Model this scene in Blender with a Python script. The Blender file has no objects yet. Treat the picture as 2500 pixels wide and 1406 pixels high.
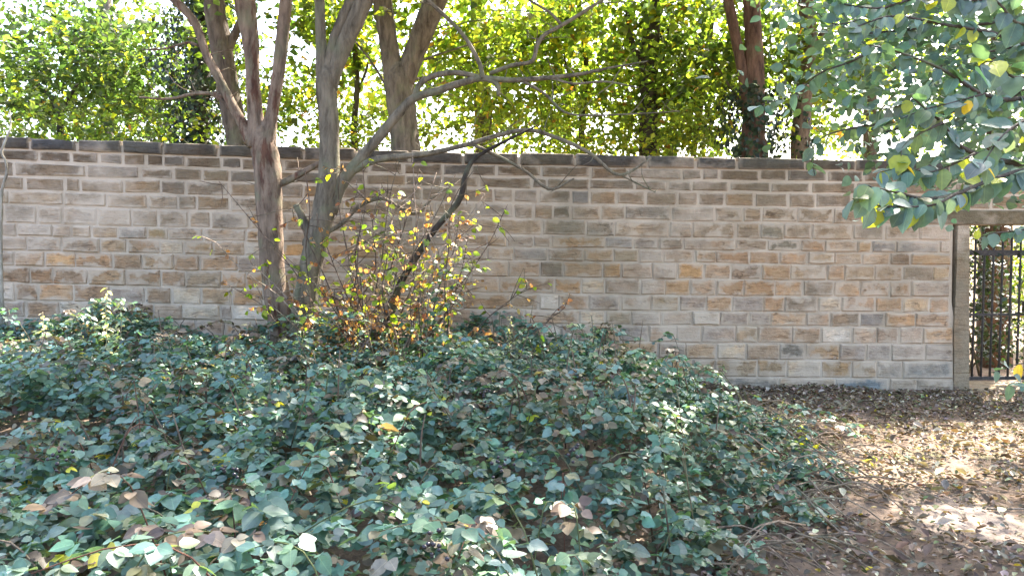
import bpy, math, random
import numpy as np
from mathutils import Vector, Matrix

random.seed(7)
rng = np.random.default_rng(11)
scene = bpy.context.scene

# ------------------------------------------------------------------ camera, sky, sun, exposure
F = 1900.0                       # focal length in photo pixels (2500 wide)
CAMZ = 1.65
PITCH = math.atan((703 - 607) / F)
cam_d = bpy.data.cameras.new('camera')
cam = bpy.data.objects.new('camera', cam_d)
scene.collection.objects.link(cam)
cam.location = (0, 0, CAMZ)
cam.rotation_euler = (math.pi / 2 - PITCH, 0, 0)
cam_d.sensor_width = 36
cam_d.lens = F / 2500 * 36
cam_d.clip_start = 0.05
cam_d.clip_end = 1500
scene.camera = cam

SUN_EL, SUN_AZ = math.radians(50), math.radians(36)     # from behind the wall, to the right
world = bpy.data.worlds.new('World')
scene.world = world
world.use_nodes = True
wn = world.node_tree.nodes
bg = wn['Background']
sky = wn.new('ShaderNodeTexSky')
sky.sky_type = 'NISHITA'
sky.sun_disc = False
sky.sun_elevation = SUN_EL
sky.sun_rotation = SUN_AZ
sky.air_density = 1.0
sky.dust_density = 4.0
sky.ozone_density = 0.6
world.node_tree.links.new(sky.outputs[0], bg.inputs[0])
bg.inputs[1].default_value = 0.15
sun_d = bpy.data.lights.new('sun', 'SUN')
sun_d.energy = 4.5
sun_d.angle = math.radians(0.53)
sun_d.color = (1.0, 0.93, 0.82)
sun = bpy.data.objects.new('sun', sun_d)
scene.collection.objects.link(sun)
sdir = Vector((math.sin(SUN_AZ) * math.cos(SUN_EL), math.cos(SUN_AZ) * math.cos(SUN_EL), math.sin(SUN_EL)))
sun.rotation_euler = sdir.to_track_quat('Z', 'Y').to_euler()
sun.location = (12, 16, 20)
vs = scene.view_settings
vs.view_transform = 'Standard'
vs.look = 'None'
vs.gamma = 1
vs.use_curve_mapping = False
vs.exposure = 2.95
scene.render.engine = 'CYCLES'
cy = scene.cycles
cy.max_bounces = 7
cy.diffuse_bounces = 4
cy.glossy_bounces = 2
cy.transmission_bounces = 4
cy.transparent_max_bounces = 4
cy.sample_clamp_indirect = 6
cy.use_denoising = True

# ------------------------------------------------------------------ helpers
C = scene.collection
SP, CP = math.sin(PITCH), math.cos(PITCH)


def ray(px, py):
    a = (px - 1250) / F
    b = -(py - 703) / F
    return Vector((a, CP + b * SP, -SP + b * CP))


def at(px, py, Y):
    d = ray(px, py)
    t = Y / d.y
    return Vector((d.x * t, Y, CAMZ + d.z * t))


WS, WY = 0.055, 8.75
WANG = math.atan(WS)
WU = Vector((math.cos(WANG), math.sin(WANG), 0))
WORG = Vector((0, WY, 0))


def onwall(px, py):
    """photo point on the wall face -> (u along wall, z)"""
    d = ray(px, py)
    t = WY / (d.y - WS * d.x)
    p = Vector((d.x * t, d.y * t, CAMZ + d.z * t))
    return (p - WORG).dot(WU), p.z


def snoise(x, y, seed=0, n=6):
    r = np.random.default_rng(seed)
    out = np.zeros_like(np.asarray(x, float))
    for i in range(n):
        a = r.uniform(0, 2 * np.pi)
        f = r.uniform(0.6, 1.5)
        out = out + np.sin((x * np.cos(a) + y * np.sin(a)) * 2 * np.pi * f + r.uniform(0, 6.28))
    return out / math.sqrt(n)


def sstep(a, b, x):
    t = np.clip((np.asarray(x, float) - a) / (b - a), 0, 1)
    return t * t * (3 - 2 * t)


def gz(x, y):
    x = np.asarray(x, float)
    y = np.asarray(y, float)
    z = 0.035 * (5 - np.clip(x, -6, 7)) * sstep(3, 8.5, y)
    near = sstep(14, 9, np.hypot(x, y - 5) * 0.8)
    return z + near * (0.016 * snoise(x / 1.4, y / 1.4, 3) + 0.007 * snoise(x / .35, y / .35, 4))


def gzf(x, y):
    return float(gz(np.array([x]), np.array([y]))[0])


def props(o, label=None, cat=None, group=None, kind=None):
    if label: o['label'] = label
    if cat: o['category'] = cat
    if group: o['group'] = group
    if kind: o['kind'] = kind
    return o


def empty(name, loc, label, cat, group=None):
    o = bpy.data.objects.new(name, None)
    o.empty_display_size = 0.1
    C.objects.link(o)
    o.location = loc
    return props(o, label, cat, group)


def mesh_obj(name, verts, faces, mat, parent=None, col=None, smooth=True, origin=None):
    """verts in world space; origin (world) becomes the object's origin"""
    verts = np.asarray(verts, np.float32).reshape(-1, 3)
    base = Vector((0, 0, 0)) if parent is None else wloc[parent.name]
    org = Vector(origin) if origin is not None else base
    me = bpy.data.meshes.new(name)
    v = verts - np.array(org, np.float32)
    if isinstance(faces, np.ndarray):
        k = faces.shape[1]
        me.vertices.add(len(v))
        me.vertices.foreach_set('co', v.ravel())
        me.loops.add(faces.size)
        me.loops.foreach_set('vertex_index', faces.ravel().astype(np.int32))
        me.polygons.add(len(faces))
        me.polygons.foreach_set('loop_start', np.arange(0, faces.size, k, dtype=np.int32))
        me.polygons.foreach_set('loop_total', np.full(len(faces), k, np.int32))
        me.update(calc_edges=True)
    else:
        me.from_pydata(v.tolist(), [], faces)
        me.update()
    if smooth:
        me.polygons.foreach_set('use_smooth', np.ones(len(me.polygons), bool))
    if col is not None:
        ca = me.color_attributes.new('Col', 'FLOAT_COLOR', 'POINT')
        c4 = np.ones((len(v), 4), np.float32)
        c4[:, :3] = col
        ca.data.foreach_set('color', c4.ravel())
    me.materials.append(mat)
    o = bpy.data.objects.new(name, me)
    C.objects.link(o)
    if parent is not None:
        o.parent = parent
        o.location = org - base
    else:
        o.location = org
    wloc[o.name] = org
    return o


wloc = {}


def thing(name, loc, label, cat, group=None):
    o = empty(name, loc, label, cat, group)
    wloc[o.name] = Vector(loc)
    return o


# ------------------------------------------------------------------ materials
def newmat(name):
    m = bpy.data.materials.new(name)
    m.use_nodes = True
    nt = m.node_tree
    return m, nt, nt.nodes, nt.links, nt.nodes['Principled BSDF']


def noise(nt, vec, scale, detail=4, rough=.55, dist=0.0):
    n = nt.nodes.new('ShaderNodeTexNoise')
    n.inputs['Scale'].default_value = scale
    n.inputs['Detail'].default_value = detail
    n.inputs['Roughness'].default_value = rough
    n.inputs['Distortion'].default_value = dist
    if vec is not None:
        nt.links.new(vec, n.inputs['Vector'])
    return n.outputs['Fac']


def ramp(nt, fac, a, b, va=0.0, vb=1.0):
    n = nt.nodes.new('ShaderNodeMapRange')
    n.inputs[1].default_value = a
    n.inputs[2].default_value = b
    n.inputs[3].default_value = va
    n.inputs[4].default_value = vb
    nt.links.new(fac, n.inputs[0])
    return n.outputs[0]


def mix(nt, fac, a, b, mode='MIX'):
    n = nt.nodes.new('ShaderNodeMix')
    n.data_type = 'RGBA'
    n.blend_type = mode
    for s, v in ((0, fac), (6, a), (7, b)):
        if isinstance(v, (int, float)):
            n.inputs[s].default_value = v
        elif isinstance(v, tuple):
            n.inputs[s].default_value = (*v, 1) if len(v) == 3 else v
        else:
            nt.links.new(v, n.inputs[s])
    return n.outputs[2]


def mul(nt, a, b):
    n = nt.nodes.new('ShaderNodeMath')
    n.operation = 'MULTIPLY'
    for i, v in enumerate((a, b)):
        if isinstance(v, (int, float)):
            n.inputs[i].default_value = v
        else:
            nt.links.new(v, n.inputs[i])
    return n.outputs[0]


def mathn(nt, op, a, b=0.0):
    n = nt.nodes.new('ShaderNodeMath')
    n.operation = op
    for i, v in enumerate((a, b)):
        if isinstance(v, (int, float)):
            n.inputs[i].default_value = v
        else:
            nt.links.new(v, n.inputs[i])
    return n.outputs[0]


def wpos(nt, sc=(1, 1, 1)):
    g = nt.nodes.new('ShaderNodeNewGeometry')
    mp = nt.nodes.new('ShaderNodeMapping')
    mp.inputs['Scale'].default_value = sc
    nt.links.new(g.outputs['Position'], mp.inputs['Vector'])
    return mp.outputs[0]


def bump(nt, bsdf, h, strength, dist):
    b = nt.nodes.new('ShaderNodeBump')
    b.inputs['Strength'].default_value = strength
    b.inputs['Distance'].default_value = dist
    nt.links.new(h, b.inputs['Height'])
    nt.links.new(b.outputs[0], bsdf.inputs['Normal'])


def ocol(nt):
    return nt.nodes.new('ShaderNodeObjectInfo').outputs['Color']


MORTAR = (0.47, 0.41, 0.33)


def weather(nt, c):
    """stains that run over stones and joints alike"""
    P = wpos(nt)
    c = mix(nt, ramp(nt, noise(nt, P, 1.0, 6, .65), .50, .70, 0, .55), c, (.16, .138, .09))
    drip = noise(nt, wpos(nt, (1, 1, .16)), 3.2, 5, .6)
    c = mix(nt, ramp(nt, drip, .56, .72, 0, .38), c, (.2, .16, .115))
    pale = noise(nt, wpos(nt, (1, 1, 1.5)), .8, 5, .6)
    c = mix(nt, ramp(nt, pale, .53, .64, 0, .75), c, (.50, .40, .31))
    return c


def stone_mat(edges=True):
    m, nt, N, L, b = newmat('sandstone' if edges else 'sandstone_run')
    P = wpos(nt)
    Ps = wpos(nt, (1, 1, 7))
    info = nt.nodes.new('ShaderNodeObjectInfo')
    base, al = info.outputs['Color'], info.outputs['Alpha']
    n1 = noise(nt, P, 8, 6, .65)
    c = mix(nt, 1.0, base, mix(nt, ramp(nt, n1, .3, .7), (.76, .73, .69), (1.28, 1.24, 1.17)), 'MULTIPLY')
    n0 = noise(nt, P, 3.4, 5, .65)
    c = mix(nt, ramp(nt, n0, .46, .64, 0, .6), c, mix(nt, 1.0, c, (1.18, .97, .77), 'MULTIPLY'))
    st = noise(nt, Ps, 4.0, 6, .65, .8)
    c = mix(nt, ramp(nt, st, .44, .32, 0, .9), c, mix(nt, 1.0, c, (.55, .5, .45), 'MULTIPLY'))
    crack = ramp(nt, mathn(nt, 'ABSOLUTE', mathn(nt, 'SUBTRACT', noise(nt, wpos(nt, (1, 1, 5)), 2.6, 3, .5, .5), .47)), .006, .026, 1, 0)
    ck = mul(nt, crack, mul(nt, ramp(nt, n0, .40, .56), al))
    c = mix(nt, mul(nt, ck, .75), c, (.07, .05, .035))  # dirt-filled bedding cracks; the dark colour also paints shade under the ledges
    c = weather(nt, c)
    h = mix(nt, .45, st, noise(nt, P, 30, 5, .7))
    if edges:
        # mortar dragged unevenly over the rim of each block
        tc = N.new('ShaderNodeTexCoord')
        sx = N.new('ShaderNodeSeparateXYZ')
        L.new(tc.outputs['Generated'], sx.inputs[0])
        ex = mul(nt, mathn(nt, 'SUBTRACT', .5, mathn(nt, 'ABSOLUTE', mathn(nt, 'SUBTRACT', sx.outputs[0], .5))), .42)
        ez = mul(nt, mathn(nt, 'SUBTRACT', .5, mathn(nt, 'ABSOLUTE', mathn(nt, 'SUBTRACT', sx.outputs[2], .5))), .19)
        d = mathn(nt, 'MINIMUM', ex, ez)
        reach = mul(nt, ramp(nt, noise(nt, P, 6.5, 5, .65), .36, .68, -.01, .12), al)
        e = ramp(nt, mathn(nt, 'SUBTRACT', d, reach), -.020, .022, 1, 0)
        mc = mix(nt, ramp(nt, noise(nt, P, 5, 4), .3, .7), (.40, .32, .24), (.51, .415, .325))
        c = mix(nt, mul(nt, e, .72), c, weather(nt, mc))
        h = mix(nt, mul(nt, e, .7), h, (.52, .52, .52))
    L.new(c, b.inputs['Base Color'])
    b.inputs['Roughness'].default_value = .95
    b.inputs['Specular IOR Level'].default_value = .12
    bump(nt, b, h, 1.0, .035)
    return m


def mortar_mat():
    m, nt, N, L, b = newmat('lime_mortar')
    P = wpos(nt)
    c = mix(nt, ramp(nt, noise(nt, P, 4, 6), .3, .7), (.42, .335, .255), (.56, .46, .365))
    c = mix(nt, .9, c, weather(nt, c))
    c = mix(nt, ramp(nt, noise(nt, P, 2.3, 5, .6), .48, .66, 0, .6), c, (.27, .21, .145))
    L.new(c, b.inputs['Base Color'])
    b.inputs['Roughness'].default_value = 1
    b.inputs['Specular IOR Level'].default_value = .1
    bump(nt, b, noise(nt, P, 45, 5, .7), .7, .012)
    return m


def bark_mat(name, strip=False):
    m, nt, N, L, b = newmat(name)
    base = ocol(nt)
    Pv = wpos(nt, (1, 1, .25))
    n1 = noise(nt, Pv, 14, 6, .65, .3)
    c = mix(nt, 1.0, base, mix(nt, ramp(nt, n1, .32, .68), (.38, .36, .35), (1.45, 1.42, 1.38)), 'MULTIPLY')
    c = mix(nt, ramp(nt, noise(nt, wpos(nt), 3.5, 4), .52, .66, 0, .5), c, (.16, .17, .10))
    if strip:
        k = ramp(nt, noise(nt, wpos(nt, (2.2, 2.2, .55)), 3.4, 7, .68, .4), .55, .62, 0, .85)
        c = mix(nt, k, c, mix(nt, ramp(nt, n1, .35, .65), (.05, .02, .014), (.13, .055, .035)))
    L.new(c, b.inputs['Base Color'])
    b.inputs['Roughness'].default_value = .9
    b.inputs['Specular IOR Level'].default_value = .2
    bump(nt, b, mix(nt, .4, n1, noise(nt, wpos(nt, (1, 1, .45)), 42, 5, .7)), 1.0, .045)
    return m


def leaf_mat(name, attr=True, trans=.42, rough=.42, spec=.5):
    m, nt, N, L, b = newmat(name)
    if attr:
        a = N.new('ShaderNodeAttribute')
        a.attribute_name = 'Col'
        c = a.outputs['Color']
    else:
        c = ocol(nt)
    if not attr:
        tcn = N.new('ShaderNodeTexCoord')
        sp = N.new('ShaderNodeSeparateXYZ')
        L.new(tcn.outputs['Object'], sp.inputs[0])
        ax = mathn(nt, 'ABSOLUTE', sp.outputs[0])
        rib = ramp(nt, ax, .008, .022, 1, 0)
        sv = mathn(nt, 'ABSOLUTE', mathn(nt, 'SINE', mul(nt, mathn(nt, 'SUBTRACT', sp.outputs[1], mul(nt, ax, .7)), 26.0)))
        ve = mathn(nt, 'MAXIMUM', rib, ramp(nt, sv, .03, .16, .55, 0))
        c = mix(nt, mul(nt, ve, .55), c, mix(nt, 1.0, c, (1.9, 1.7, 1.5), 'MULTIPLY'))
        blot = noise(nt, wpos(nt), 95, 3)
        c = mix(nt, ramp(nt, blot, .64, .72, 0, .7), c, (.13, .09, .035))
    v = noise(nt, wpos(nt), 38, 2)
    c = mix(nt, 1.0, c, mix(nt, ramp(nt, v, .3, .7), (.82, .82, .82), (1.18, 1.18, 1.18)), 'MULTIPLY')
    L.new(c, b.inputs['Base Color'])
    b.inputs['Roughness'].default_value = rough
    b.inputs['Specular IOR Level'].default_value = spec
    t = N.new('ShaderNodeBsdfTranslucent')
    tc = mix(nt, 1.0, c, (2.75, 2.75, 1.0), 'MULTIPLY')
    L.new(tc, t.inputs['Color'])
    ms = N.new('ShaderNodeMixShader')
    ms.inputs[0].default_value = trans
    L.new(b.outputs[0], ms.inputs[1])
    L.new(t.outputs[0], ms.inputs[2])
    L.new(ms.outputs[0], N['Material Output'].inputs['Surface'])
    return m


def simple_mat(name, col, rough=.8, spec=.3, metal=0, var=.25, scale=20):
    m, nt, N, L, b = newmat(name)
    n = noise(nt, wpos(nt), scale, 5)
    lo = tuple(x * (1 - var) for x in col)
    hi = tuple(min(1, x * (1 + var)) for x in col)
    L.new(mix(nt, ramp(nt, n, .3, .7), lo, hi), b.inputs['Base Color'])
    b.inputs['Roughness'].default_value = rough
    b.inputs['Specular IOR Level'].default_value = spec
    b.inputs['Metallic'].default_value = metal
    bump(nt, b, n, .5, .006)
    return m


def ground_mat():
    m, nt, N, L, b = newmat('woodland_soil')
    P = wpos(nt)
    n1 = noise(nt, P, 1.3, 6, .6)
    n2 = noise(nt, P, 22, 6, .7)
    c = mix(nt, ramp(nt, n1, .35, .65), (.11, .078, .058), (.20, .15, .115))
    c = mix(nt, 1.0, c, mix(nt, ramp(nt, n2, .3, .7), (.6, .6, .6), (1.35, 1.33, 1.3)), 'MULTIPLY')
    c = mix(nt, ramp(nt, noise(nt, P, 2.1, 4), .58, .7, 0, .6), c, (.075, .085, .03))
    # trodden bare earth beside the path
    vd = N.new('ShaderNodeVectorMath')
    vd.operation = 'DISTANCE'
    L.new(wpos(nt, (1, .75, 1)), vd.inputs[0])
    vd.inputs[1].default_value = (2.75, 4.6 * .75, 0)
    tr = ramp(nt, mathn(nt, 'ADD', vd.outputs['Value'], mul(nt, n1, .5)), .38, .72, 1, 0)
    c = mix(nt, mul(nt, tr, .85), c, mix(nt, ramp(nt, n2, .3, .7), (.21, .165, .14), (.29, .24, .205)))
    L.new(c, b.inputs['Base Color'])
    b.inputs['Roughness'].default_value = 1
    b.inputs['Specular IOR Level'].default_value = .15
    bump(nt, b, n2, .8, .02)
    return m


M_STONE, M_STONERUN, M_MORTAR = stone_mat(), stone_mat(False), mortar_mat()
M_BARK, M_BARKS = bark_mat('bark'), bark_mat('peeling_bark', True)
M_LEAF = leaf_mat('leaf_canopy', True, .58, .5, .3)
M_BRAM = leaf_mat('leaf_bramble', True, .2, .48, .45)
M_LEAFO = leaf_mat('leaf_single', False, .38, .38, .5)
M_BRAMO = leaf_mat('leaf_bramble_single', False, .2, .48, .45)
M_DRY = leaf_mat('leaf_dry', True, .05, .7, .2)
M_DRYO = leaf_mat('leaf_dry_single', False, .05, .7, .2)
M_OVER = leaf_mat('leaf_overhang', True, .3, .45, .4)
M_OVERO = leaf_mat('leaf_overhang_single', False, .3, .45, .4)
M_SOIL = ground_mat()
M_IRON = simple_mat('rusted_iron', (.045, .038, .034), .75, .4, 0, .5, 30)
M_JAMB = M_STONERUN
M_TWIG = bark_mat('twig_bark')
M_BERRY = simple_mat('berry', (.012, .008, .014), .3, .5, 0, .3, 60)


# ------------------------------------------------------------------ shape builders
def catmull(pts, n):
    P = np.array(pts, float)
    if len(P) < 3:
        t = np.linspace(0, 1, n)[:, None]
        return P[0] * (1 - t) + P[-1] * t
    Q = np.vstack([2 * P[0] - P[1], P, 2 * P[-1] - P[-2]])
    out = []
    segs = len(P) - 1
    ts = np.linspace(0, segs, n)
    for t in ts:
        i = min(int(t), segs - 1)
        f = t - i
        p0, p1, p2, p3 = Q[i], Q[i + 1], Q[i + 2], Q[i + 3]
        out.append(.5 * ((2 * p1) + (-p0 + p2) * f + (2 * p0 - 5 * p1 + 4 * p2 - p3) * f * f + (-p0 + 3 * p1 - 3 * p2 + p3) * f ** 3))
    return np.array(out)


def tube(pts, radii, sides=8, n=None, rough=.0):
    """returns verts, faces for a tapered tube through world points"""
    n = n or max(4, len(pts) * 4)
    P4 = np.hstack([np.array([list(p) for p in pts], float), np.array(radii, float)[:, None]])
    S = catmull(P4, n)
    P, R = S[:, :3], np.maximum(S[:, 3], .0008)
    T = np.gradient(P, axis=0)
    T /= np.linalg.norm(T, axis=1)[:, None] + 1e-9
    ref = np.array([0, -1.0, 0.15]) if abs(T[0][1]) < .9 else np.array([1.0, 0, 0])
    A = np.cross(T, ref)
    A /= np.linalg.norm(A, axis=1)[:, None] + 1e-9
    B = np.cross(T, A)
    ang = np.linspace(0, 2 * np.pi, sides, endpoint=False)
    wob = 1 + rough * (rng.normal(0, 1, (n, sides)) * .5 + np.repeat(rng.normal(0, 1, (1, sides)), n, 0) * .7)
    V = P[:, None, :] + (R[:, None] * wob)[:, :, None] * (np.cos(ang)[None, :, None] * A[:, None, :] + np.sin(ang)[None, :, None] * B[:, None, :])
    V = V.reshape(-1, 3)
    faces = []
    for i in range(n - 1):
        for j in range(sides):
            k = (j + 1) % sides
            faces.append((i * sides + j, i * sides + k, (i + 1) * sides + k, (i + 1) * sides + j))
    faces.append(tuple(range(sides))[::-1])
    faces.append(tuple((n - 1) * sides + j for j in range(sides)))
    return V, faces


def tube_obj(name, pts, radii, mat, parent, col, sides=8, n=None, rough=.06):
    V, Fc = tube(pts, radii, sides, n, rough)
    o = mesh_obj(name, V, Fc, mat, parent)
    o.color = (*col, 1)
    return o


def merge(parts):
    V, Fc, k = [], [], 0
    for v, f in parts:
        V.append(v)
        Fc += [tuple(i + k for i in q) for q in f]
        k += len(v)
    return np.vstack(V), Fc


# leaf templates: (x across, y along, z up) ; faces as triangles
def leaf_template(rows, fold=.18, curl=.12, wave=.0):
    """rows: list of (t along, half width). first and last half width 0"""
    V = [(0, 0, 0)]
    Fc = []
    prev = None
    for i, (t, w) in enumerate(rows[1:-1]):
        zc = -curl * t * t
        a = len(V)
        V += [(-w, t, zc + fold * w + wave * (i % 2)), (0, t, zc), (w, t, zc + fold * w - wave * (i % 2))]
        if prev is None:
            Fc += [(0, a + 1, a), (0, a + 2, a + 1)]
        else:
            p = prev
            Fc += [(p, p + 1, a + 1), (p, a + 1, a), (p + 1, p + 2, a + 2), (p + 1, a + 2, a + 1)]
        prev = a
    e = len(V)
    V.append((0, 1, -curl))
    Fc += [(prev, prev + 1, e), (prev + 1, prev + 2, e)]
    return np.array(V, float), np.array(Fc, int)


T_OVATE = leaf_template([(0, 0), (.1, .2), (.3, .34), (.55, .35), (.78, .22), (.93, .08), (1, 0)], .2, .16)
T_ROUND = leaf_template([(0, 0), (.1, .25), (.4, .42), (.75, .3), (1, 0)], .22, .14)
T_BRAM = leaf_template([(0, 0), (.08, .24), (.34, .41), (.64, .33), (.88, .14), (1, 0)], .18, .12, .012)
T_LONG = leaf_template([(0, 0), (.2, .17), (.5, .24), (.8, .14), (1, 0)], .3, .3)
T_CHEAP = leaf_template([(0, 0), (.42, .34), (1, 0)], .3, .2)
T_CURLED = leaf_template([(0, 0), (.2, .22), (.5, .32), (.8, .18), (1, 0)], .9, -.35, .05)


def norm(a):
    return a / (np.linalg.norm(a, axis=-1, keepdims=True) + 1e-9)


def leaf_cloud(P, D, Nn, S, col, tmpl, wide=1.0):
    TV, TF = tmpl
    D = norm(D)
    Rr = norm(np.cross(D, Nn))
    Nn = np.cross(Rr, D)
    S = np.asarray(S, float)[:, None, None]
    V = P[:, None, :] + S * (TV[None, :, 0:1] * wide * Rr[:, None, :] + TV[None, :, 1:2] * D[:, None, :] + TV[None, :, 2:3] * Nn[:, None, :])
    k = len(TV)
    Fa = (TF[None, :, :] + (np.arange(len(P)) * k)[:, None, None]).reshape(-1, 3)
    return V.reshape(-1, 3), Fa, np.repeat(col, k, axis=0)


def cloud_obj(name, clouds, mat, parent, kind=None):
    V = np.vstack([c[0] for c in clouds])
    k, Fs = 0, []
    for c in clouds:
        Fs.append(c[1] + k)
        k += len(c[0])
    o = mesh_obj(name, V, np.vstack(Fs), mat, parent, col=np.vstack([c[2] for c in clouds]))
    if kind:
        o['kind'] = kind
    return o


_leaf_mesh = {}


def leaf_single(name, tkey, tmpl, mat, parent, p, d, nrm, s, col, wide=1.0):
    key = (tkey, mat.name)
    if key not in _leaf_mesh:
        me = bpy.data.meshes.new('leaf_' + tkey)
        me.from_pydata(tmpl[0].tolist(), [], tmpl[1].tolist())
        me.polygons.foreach_set('use_smooth', np.ones(len(me.polygons), bool))
        me.materials.append(mat)
        _leaf_mesh[key] = me
    o = bpy.data.objects.new(name, _leaf_mesh[key])
    C.objects.link(o)
    d = Vector(d).normalized()
    r = d.cross(Vector(nrm)).normalized()
    n2 = r.cross(d)
    base = wloc[parent.name] if parent is not None else Vector((0, 0, 0))
    m = Matrix(((r.x * s * wide, d.x * s, n2.x * s, p[0] - base.x), (r.y * s * wide, d.y * s, n2.y * s, p[1] - base.y),
                (r.z * s * wide, d.z * s, n2.z * s, p[2] - base.z), (0, 0, 0, 1)))
    o.parent = parent
    o.matrix_local = m
    o.color = (*col, 1)
    return o


def palette(n, cols, probs, jit=.25):
    cols = np.array(cols, float)
    idx = rng.choice(len(cols), n, p=np.array(probs) / sum(probs))
    c = cols[idx] * (1 + rng.normal(0, jit, (n, 1))).clip(.45, 1.7) * (1 + rng.normal(0, .07, (n, 3)))
    return c.clip(.004, .8)


# ------------------------------------------------------------------ ground
def axis_pts(lo, hi, a, b, step):
    mid = np.arange(a, b + 1e-6, step)
    left = a - np.geomspace(.3, a - lo, 22)[::-1]
    right = b + np.geomspace(.3, hi - b, 22)
    return np.concatenate([left, mid, right])


gx = axis_pts(-400, 400, -7, 8, .09)
gy = axis_pts(-400, 400, .5, 12, .09)
GX, GY = np.meshgrid(gx, gy)
GZ = gz(GX, GY)
nx, ny = len(gx), len(gy)
idx = np.arange(nx * ny).reshape(ny, nx)
gf = np.stack([idx[:-1, :-1], idx[:-1, 1:], idx[1:, 1:], idx[1:, :-1]], -1).reshape(-1, 4)
ground = mesh_obj('ground', np.stack([GX, GY, GZ], -1).reshape(-1, 3), gf, M_SOIL)
props(ground, 'bare brown woodland soil under the leaf litter', 'ground', None, 'structure')

# ------------------------------------------------------------------ stone wall
LX = [5, 580, 1250, 1690, 2300]
LINES = [
    (336, 354, 376, 386, 392), (363, 381, 404, 412, 416), (394, 412, 434, 440, 446), (430, 443, 460, 470, 474),
    (465, 477, 497, 505, 510), (500, 514, 535, 542, 548), (546, 557, 575, 583, 588), (578, 586, 605, 612, 618),
    (613, 621, 639, 642, 648), (650, 661, 678, 682, 686), (691, 701, 718, 722, 725), (734, 744, 756, 761, 763),
    (774, 782, 790, 796, 798), (815, 822, 832, 837, 840), (858, 864, 872, 878, 881), (902, 907, 914, 920, 925),
    (946, 951, 957, 961, 968)]
LPOLY = []
for row in LINES:
    uz = [onwall(x, y) for x, y in zip(LX, row)]
    LPOLY.append(np.polyfit([a for a, _ in uz], [b for _, b in uz], 2))


def lz(i, u):
    uc = min(max(u, -6.2), 7.0)
    return float(np.polyval(LPOLY[i], uc))


JOINTS = [
    [-60, 7, 73, 188, 297, 398, 533, 640, 742, 870, 1000, 1130, 1267, 1404, 1581, 1699, 1798, 1966, 2090, 2200, 2320, 2430, 2550],
    [-20, 93, 173, 241, 299, 357, 398, 453, 539, 589, 691, 790, 900, 985, 1080, 1150, 1213, 1322, 1442, 1532, 1664, 1714, 1756, 1855, 1921, 2020, 2110, 2230, 2330, 2440, 2550],
    [-60, 34, 210, 340, 423, 492, 560, 640, 720, 800, 890, 990, 1080, 1170, 1299, 1336, 1440, 1551, 1630, 1689, 1780, 1882, 1980, 2090, 2200, 2330, 2450, 2560],
    [-40, 60, 158, 194, 300, 392, 453, 560, 650, 740, 830, 930, 1030, 1120, 1205, 1255, 1315, 1394, 1440, 1506, 1577, 1653, 1705, 1771, 1843, 1925, 1991, 2080, 2190, 2300, 2420, 2540],
    [-60, 20, 155, 260, 361, 434, 480, 560, 650, 750, 840, 950, 1060, 1160, 1255, 1303, 1350, 1394, 1466, 1526, 1640, 1746, 1814, 1859, 1948, 2035, 2130, 2250],
    [-60, 10, 90, 150, 235, 320, 386, 461, 515, 610, 700, 800, 910, 1010, 1110, 1217, 1323, 1430, 1500, 1635, 1691, 1796, 1855, 1914, 1982, 2082, 2160, 2246, 2330],
    [-60, 40, 127, 173, 223, 286, 357, 411, 496, 600, 690, 790, 880, 980, 1090, 1189, 1239, 1303, 1346, 1478, 1546, 1609, 1667, 1796, 1873, 1955, 2014, 2094, 2128, 2187, 2294, 2330],
    [-60, 65, 150, 242, 309, 390, 449, 520, 597, 690, 790, 870, 960, 1070, 1191, 1254, 1338, 1426, 1498, 1560, 1619, 1696, 1748, 1830, 1904, 1971, 2037, 2106, 2174, 2223, 2329],
    [-60, 36, 109, 182, 275, 346, 423, 488, 580, 680, 780, 870, 960, 1060, 1150, 1241, 1319, 1376, 1472, 1516, 1593, 1654, 1718, 1784, 1859, 1930, 2019, 2062, 2135, 2203, 2278, 2328],
    [-20, 73, 129, 215, 307, 392, 453, 540, 600, 690, 790, 880, 970, 1060, 1150, 1219, 1281, 1354, 1420, 1477, 1563, 1623, 1686, 1748, 1816, 1893, 1960, 2035, 2100, 2171, 2223, 2327],
    [-40, 36, 92, 179, 269, 357, 419, 490, 565, 640, 740, 850, 950, 1040, 1130, 1247, 1315, 1364, 1438, 1514, 1589, 1658, 1723, 1787, 1864, 1916, 1998, 2055, 2137, 2205, 2269, 2326],
    [-20, 63, 144, 221, 307, 373, 444, 538, 569, 650, 740, 860, 960, 1060, 1150, 1217, 1279, 1414, 1478, 1542, 1614, 1689, 1757, 1828, 1882, 1969, 2028, 2101, 2160, 2235, 2326],
    [-40, 60, 150, 240, 338, 417, 476, 547, 615, 700, 800, 900, 1000, 1084, 1135, 1207, 1287, 1325, 1370, 1440, 1512, 1583, 1652, 1714, 1796, 1850, 1934, 2005, 2080, 2141, 2196, 2253, 2328],
    [-20, 80, 190, 290, 380, 480, 590, 690, 790, 890, 990, 1100, 1210, 1320, 1420, 1518, 1605, 1673, 1750, 1821, 1903, 1966, 2050, 2114, 2176, 2260, 2329],
    [-60, 60, 190, 320, 450, 580, 710, 830, 960, 1090, 1220, 1330, 1440, 1560, 1691, 1746, 1850, 1921, 2005, 2080, 2141, 2205, 2330],
    [-60, 80, 250, 400, 560, 720, 880, 1040, 1200, 1360, 1500, 1640, 1760, 1900, 2040, 2171, 2237, 2332]]
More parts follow.
